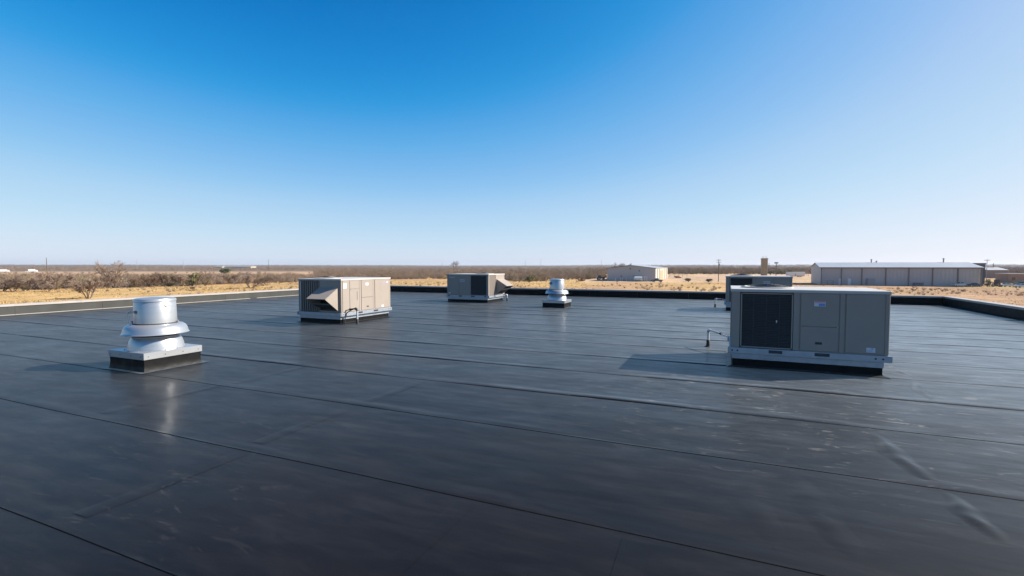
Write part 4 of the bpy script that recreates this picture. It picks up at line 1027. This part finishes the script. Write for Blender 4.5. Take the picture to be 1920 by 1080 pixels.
pole('aerial mast at the right end of the long warehouse', 1849, 533, 486, 0.13, 1, 0, 'farsteel', 'mast', 'aerial_mast')
pole('dark short pole above the taupe shed at far right', 1861.5, 521, 493.5, 0.22, 0, 0)

# ------------------------------------------------------------------ trees and bushes
def bare_tree(seed, h, spread, mains, lean=0.0, dens=1.0, thick=1.0):
    """trunk tubes and crown twigs of a leafless tree of height h"""
    r_ = random.Random(seed); trunk = MB(); crown = MB()
    def grow(p, d, ln, rad, lvl):
        n = 3 if lvl < 2 else 2
        pts = [p]; rs = [rad]; q = p.copy(); dd = d.copy()
        for k in range(n):
            dd = (dd + Vector((r_.uniform(-1,1), r_.uniform(-1,1), r_.uniform(-0.55,0.75)))*0.22).normalized()
            q = q + dd*ln/n; pts.append(q.copy()); rs.append(rad*(1-0.45*(k+1)/n))
        (trunk if lvl < 2 else crown).tube(pts, rs, 5 if lvl < 2 else 3, False)
        if lvl >= 4: return
        kids = {0: 4, 1: 5, 2: 5, 3: 4}[lvl]
        for k in range(kids):
            t = r_.uniform(0.35, 1.0); i = min(int(t*n), n-1); s_ = pts[i].lerp(pts[i+1], t*n-i)
            nd = (dd + Vector((r_.uniform(-1,1), r_.uniform(-1,1), r_.uniform(-0.5,0.8)))*0.75).normalized()
            grow(s_, nd, ln*r_.uniform(0.5, 0.72), max(rs[-1]*0.62, 0.018*thick), lvl+1)
    for k in range(mains):
        a = 2*math.pi*(k+r_.uniform(-.3,.3))/mains
        d = Vector((math.cos(a)*spread, math.sin(a)*spread, 1.0)).normalized()
        grow(Vector((math.cos(a)*0.1, math.sin(a)*0.1, -0.2)), d, h*0.42, 0.020*h*thick/(mains**0.35), 0)
    zs = max(v[2] for v in crown.v); s = h/zs
    trunk.v = [(x*s, y*s, z*s) for x, y, z in trunk.v]; crown.v = [(x*s, y*s, z*s) for x, y, z in crown.v]
    return trunk.mesh('trunk', M['bark']), crown.mesh('crown', M['twig'])
protos = {'tall': bare_tree(3, 10.0, 0.35, 2, thick=1.5), 'multi': bare_tree(5, 6.0, 0.85, 5, thick=1.9), 'round': bare_tree(9, 5.0, 0.9, 6, thick=1.4), 'small': bare_tree(14, 4.0, 0.6, 4, thick=1.6), 'wide': bare_tree(21, 5.5, 1.1, 6, thick=1.7)}
GT = 'bare trees in the field at left'
trees = [('multi', 101, 543, 508, 'bare spreading tree left of the forked bush, arching dark limbs'),
         ('small', 165, 560, 521, 'small bare forked tree closest to the left parapet'),
         ('tall', 214, 540, 486, 'tallest bare tree on the left, rising above the horizon'),
         ('wide', 200, 541, 511, 'dense bare thicket at the foot of the tallest left tree'),
         ('round', 262, 539, 512, 'rounded bare bush right of the tallest left tree'),
         ('round', 285, 538, 510, 'bare bush left of the drum of the near exhaust fan'),
         ('multi', 318, 537, 512, 'pale bare tree above the near exhaust fan'),
         ('round', 340, 537, 514, 'low bare bush just right above the near exhaust fan'),
         ('tall', 385, 536, 511, 'slim leaning bare tree right of the olive bush'),
         ('small', 433, 532, 512, 'small bare tree midway between exhaust fan and beige unit'),
         ('wide', 470, 540, 515, 'pale twiggy bare tree close behind the left parapet'),
         ('round', 500, 535, 516, 'twiggy bush left of the beige unit'),
         ('round', 25, 547, 519, 'bare bush second from the left edge'),
         ('multi', 3, 547, 517, 'bare bush at the extreme left edge'),
         ('small', 48, 546, 520, 'thin bare shrub between the left edge and the spreading tree'),
         ('round', 90, 547, 531, 'low dark bush at the foot of the spreading left tree'),
         ('small', 361, 544.5, 536, 'tiny dry shrub in the yellow grass behind the parapet'),
         ('tall', 852, 506, 488, 'bare tree crown above the middle distance unit'),
         ('tall', 1160, 513, 491.5, 'left of two bare trees behind the gabled shed'),
         ('tall', 1173, 513, 492, 'right of two bare trees behind the gabled shed')]
base_h = {'tall': 10.0, 'multi': 6.0, 'round': 5.0, 'small': 4.0, 'wide': 5.5}
for i, (k, xp, yb, yt, lab) in enumerate(trees):
    b = pix(xp, yb); h = (yb-yt)/(yb-498.0)*8.0
    root = thing('bare_tree', lab, 'tree', tuple(b), rnd.uniform(0, 6.28), GT if xp < 560 else 'bare trees on the skyline')
    s = h/base_h[k]; root.scale = (s*rnd.uniform(0.95, 1.15), s*rnd.uniform(0.95, 1.15), s)
    link('trunk', protos[k][0], root); link('crown', protos[k][1], root)

def leafy(seed, h, w_, n, m):
    r_ = np.random.default_rng(seed); V = []; F = []
    lob = r_.normal(0, 1, (9, 3))*np.array([w_*0.20, w_*0.20, h*0.15]) + np.array([0, 0, h*0.52])
    for k in range(n):
        c = lob[r_.integers(9)] + r_.normal(0, 1, 3)*np.array([w_*0.13, w_*0.13, h*0.13]); c[2] = max(c[2], 0.1)
        a = r_.normal(0, 1, 3); a /= np.linalg.norm(a); b = np.cross(a, r_.normal(0, 1, 3)); b /= np.linalg.norm(b); s = r_.uniform(0.14, 0.30)*h*0.40
        o = len(V); V += [c-a*s, c+b*s*0.7, c+a*s, c-b*s*0.7]; F += [(o, o+1, o+2), (o, o+2, o+3)]
    return np_mesh('crown', np.array(V), np.array(F), m)
lp = {'dark': leafy(1, 3.0, 3.2, 420, M['leaf']), 'olive': leafy(2, 3.0, 3.0, 420, M['leaf_olive'])}
st_ = MB()
for k in range(4): st_.tube([(0,0,-.2), (math.cos(k*1.6)*0.5, math.sin(k*1.6)*0.5, 1.6)], [0.09, 0.05], 5, False)
stem = st_.mesh('trunk', M['bark'])
for (k, xp, yb, yt, wpx, lab) in (('dark', 1291, 528.6, 520, 13, 'round dark green bush in the pale yard right of the gabled shed'),
                                  ('dark', 1328, 529.2, 521.5, 15, 'dark green bush beside the utility pole in the yard'),
                                  ('olive', 361, 536, 512, 24, 'olive green bush above the near exhaust fan at left'),
                                  ('olive', 992, 530, 516, 18, 'olive shrub between the middle distance unit and the far exhaust fan'),
                                  ('dark', 420, 515, 500.5, 22, 'dark evergreen clump below the distant white sheds'),
                                  ('dark', 1444, 516, 506, 9, 'dark green tree at the right foot of the brown tower'),
                                  ('olive', 1466, 515, 505, 12, 'yellow green tree behind the floodlight mast'),
                                  ('olive', 1480, 514.5, 505.5, 14, 'yellow green tree above the left white trailer'),
                                  ('dark', 1851, 537.8, 530, 12, 'dark green shrub at the right corner of the long warehouse'),
                                  ('dark', 1836, 537.6, 532, 14, 'low green shrub between dark car and warehouse corner'),
                                  ('olive', 1855, 536, 522.5, 9, 'brownish shrub right of the warehouse corner')):
    b = pix(xp, yb); h = (yb-yt)/(yb-498.0)*8.0; fwd = -math.sin(YAW)*b.x + math.cos(YAW)*b.y
    root = thing('leafy_bush', lab, 'bush', tuple(b), rnd.uniform(0, 6), 'green bushes beyond the roof')
    root.scale = (wpx*fwd/FPX/3.4, wpx*fwd/FPX/3.4, h/3.2)
    link('stem', stem, root); link('crown', lp[k], root)

# brushwood that nobody could count: one mass of twiggy clumps
def brush_protos(seed, n_tw, n_leaf):
    r_ = np.random.default_rng(seed); V = []; F = []
    for k in range(n_tw):
        a = r_.uniform(0, 6.28); sp = r_.uniform(0.1, 0.62); d = np.array([math.cos(a)*sp, math.sin(a)*sp, 1.0]); ln = r_.uniform(0.55, 1.05)
        p0 = np.array([math.cos(a)*0.1, math.sin(a)*0.1, 0])*r_.uniform(0, 2.5); p1 = p0 + d*ln*0.95; sd_ = np.cross(d, r_.normal(0, 1, 3)); sd_ /= np.linalg.norm(sd_)
        o = len(V); wv = r_.uniform(0.010, 0.022); V += [p0-sd_*wv, p0+sd_*wv, p1]; F.append((o, o+1, o+2))
    for k in range(n_leaf):
        a = r_.uniform(0, 6.28); rd = math.sqrt(r_.uniform(0, 1))*0.55; z = r_.uniform(0.25, 0.98)*(1-0.35*rd)
        c = np.array([math.cos(a)*rd, math.sin(a)*rd, z]); u_ = r_.normal(0, 1, 3); u_ /= np.linalg.norm(u_); w2 = np.cross(u_, r_.normal(0, 1, 3)); w2 /= np.linalg.norm(w2)
        s = r_.uniform(0.05, 0.13); o = len(V); V += [c-u_*s, c+u_*s, c+w2*s*0.45]; F.append((o, o+1, o+2))
    return np.array(V), np.array(F)
BP_near = [brush_protos(40+k, 46, 60) for k in range(5)]; BP_far = [brush_protos(60+k, 10, 34) for k in range(5)]
def scatter(name, pts, hs, cols, protos_, m, wide=1.0):
    VV = []; FF = []; CC = []; off = 0
    for (x, y, z), h, c in zip(pts, hs, cols):
        V0, F0 = protos_[int(nrng.integers(len(protos_)))]
        a = nrng.uniform(0, 6.28); ca, sa = math.cos(a), math.sin(a); wv = h*wide*nrng.uniform(0.85, 1.4)
        v = np.empty_like(V0); v[:,0] = x + (V0[:,0]*ca - V0[:,1]*sa)*wv; v[:,1] = y + (V0[:,0]*sa + V0[:,1]*ca)*wv; v[:,2] = z + V0[:,2]*h
        VV.append(v); FF.append(F0+off); off += len(v); CC.append(np.repeat(c[None,:], len(v), 0))
    o = link(name, np_mesh(name, np.concatenate(VV), np.concatenate(FF), m, np.concatenate(CC)))
    return o
def clear_of_things(x, y):
    if bx0-6 < x < bx1+14 and by0-8 < y < by1+4: return False
    if ax0-14 < x < ax1+10 and ay0-12 < y < ay1+6: return False
    return True
def sample(n, xlo, xhi, accept, hfun, dlo, dhi):
    P_, H_, C_ = [], [], []
    tries = 0
    while len(P_) < n and tries < n*30:
        tries += 1
        xp = nrng.uniform(xlo, xhi); d = math.exp(nrng.uniform(math.log(dlo), math.log(dhi)))
        yg = 498 + 920*8/d
        fx, fy = -math.sin(YAW), math.cos(YAW); sx, sy = math.cos(YAW), math.sin(YAW); s = (xp-960)/FPX
        x, y = fx*d + sx*d*s, fy*d + sy*d*s
        if not clear_of_things(x, y): continue
        q = accept(xp, yg, x, y, d)
        if nrng.uniform() > q: continue
        z = float(hills(math.atan2(y, x) % (2*math.pi), math.hypot(x, y)))
        P_.append((x, y, z-0.05)); H_.append(hfun(xp, d))
        t = nrng.uniform()
        c = np.array((0.215, 0.152, 0.108)) if t < 0.45 else (np.array((0.190, 0.146, 0.122)) if t < 0.75 else (np.array((0.125, 0.110, 0.048)) if t < 0.88 else np.array((0.29, 0.20, 0.11))))
        C_.append(c*nrng.uniform(0.75, 1.25))
    return P_, H_, C_
def sn(x, y, sc, sd): return float(smooth_noise(np.array(x/sc), np.array(y/sc), sd))
def acc_mid(xp, yg, x, y, d):
    n = sn(x, y, 22, 5)
    if xp < 590:
        lo = 546 - 0.030*xp
        if 517 < yg < lo: return 0.75 if n > -0.3 else 0.15
        if 511 < yg <= 517: return 0.05
        return 0.0
    if xp < 1135:
        lo = 523.5 + 5*math.exp(-((xp-985)/60)**2)
        if yg < lo: return 0.9
        return 0.0
    if xp < 1525: return 0.9 if yg < 514 else 0.0
    if xp > 1845: return 0.9 if yg < 515 else 0.0
    return 0.3 if yg < 512 else 0
P_, H_, C_ = sample(6500, -120, 2050, acc_mid, lambda xp, d: nrng.uniform(1.5, 3.6) if xp < 590 else nrng.uniform(1.6, 3.6) if xp < 1135 else nrng.uniform(3.0, 6.0), 165, 620)
Pw, Hw, Cw = sample(1100, -60, 1980, lambda xp, yg, x, y, d: 0.8 if sn(x, y, 11, 33) > 0.05 and not (1090 < xp < 1530 and yg < 528) else 0.06, lambda xp, d: nrng.uniform(0.35, 1.1), 130, 260)   # weeds in the grass
P_ += Pw; H_ += Hw; C_ += Cw
o = scatter('brushwood', P_, H_, C_, BP_near, M['brush']); tag(o, 'brown leafless brushwood across the fields beyond the parapets', 'brushwood', kind='stuff')
def acc_far(xp, yg, x, y, d):
    n = sn(x, y, 260, 9)
    if xp < 590 and 507.0 < yg: return 0.0
    if xp < 590: return 0.95 if n > -0.35 or yg > 505 else 0.25
    return 0.9 if n > -0.55 else 0.25
P_, H_, C_ = sample(14000, -150, 2080, acc_far, lambda xp, d: (nrng.uniform(3.0, 6.5) if d < 2500 else nrng.uniform(4, 8))*(0.75 if xp < 1100 else 1.0), 480, 5200)
o = scatter('distant_woods', P_, H_, C_, BP_far, M['brush'], 1.4); tag(o, 'far grey brown leafless woods reaching to the horizon', 'woods', kind='stuff')

# dry grass tufts on the open strips
gp = []
for k in range(5):
    r_ = np.random.default_rng(90+k); V = []; F = []
    for j in range(9):
        a = r_.uniform(0, 6.28); d = np.array([math.cos(a)*0.5, math.sin(a)*0.5, 1.0])*r_.uniform(0.5, 1.0); p = np.array([math.cos(a), math.sin(a), 0])*r_.uniform(0, 0.5); s = np.array([-math.sin(a), math.cos(a), 0])*r_.uniform(0.07, 0.16)
        q = len(V); V += [p-s, p+s, p+d]; F.append((q, q+1, q+2))
    gp.append((np.array(V), np.array(F)))
def acc_grass(xp, yg, x, y, d): return 0.9 if sn(x, y, 9, 21) > -0.1 else 0.25
P_, H_, C_ = sample(22000, -80, 2000, acc_grass, lambda xp, d: nrng.uniform(0.18, 0.5) if xp < 1100 else nrng.uniform(0.10, 0.26), 95, 330)
C_ = [np.array((0.48, 0.325, 0.135))*nrng.uniform(0.7, 1.15) if nrng.uniform() < 0.95 else np.array((0.36, 0.26, 0.12)) for _ in P_]
for i, p in enumerate(P_):
    if abs(p[0]-96) < 16 and abs(p[1]-236) < 8: C_[i] = np.array((0.33, 0.30, 0.07))*nrng.uniform(0.8, 1.2)
o = scatter('dry_grass', P_, H_, C_, gp, M['brush'], 1.2); tag(o, 'dry yellow grass on the open ground beyond the parapets', 'grass', kind='stuff')

# ------------------------------------------------------------------ the air
hz = MB().box(-7800, 7800, -7800, 7800, -7.5, 40).build('haze', mat('unused', (1,1,1)))
hm = bpy.data.materials.new('thin_haze'); hm.use_nodes = True
hn = hm.node_tree.nodes; hn.clear()
ho = hn.new('ShaderNodeOutputMaterial'); hv = hn.new('ShaderNodeVolumePrincipled')
hv.inputs['Color'].default_value = (0.80, 0.87, 1.0, 1); hv.inputs['Density'].default_value = 0.00008; hv.inputs['Anisotropy'].default_value = 0.2
hm.node_tree.links.new(hv.outputs[0], ho.inputs['Volume'])
hz.data.materials.clear(); hz.data.materials.append(hm); tag(hz, kind='stuff')
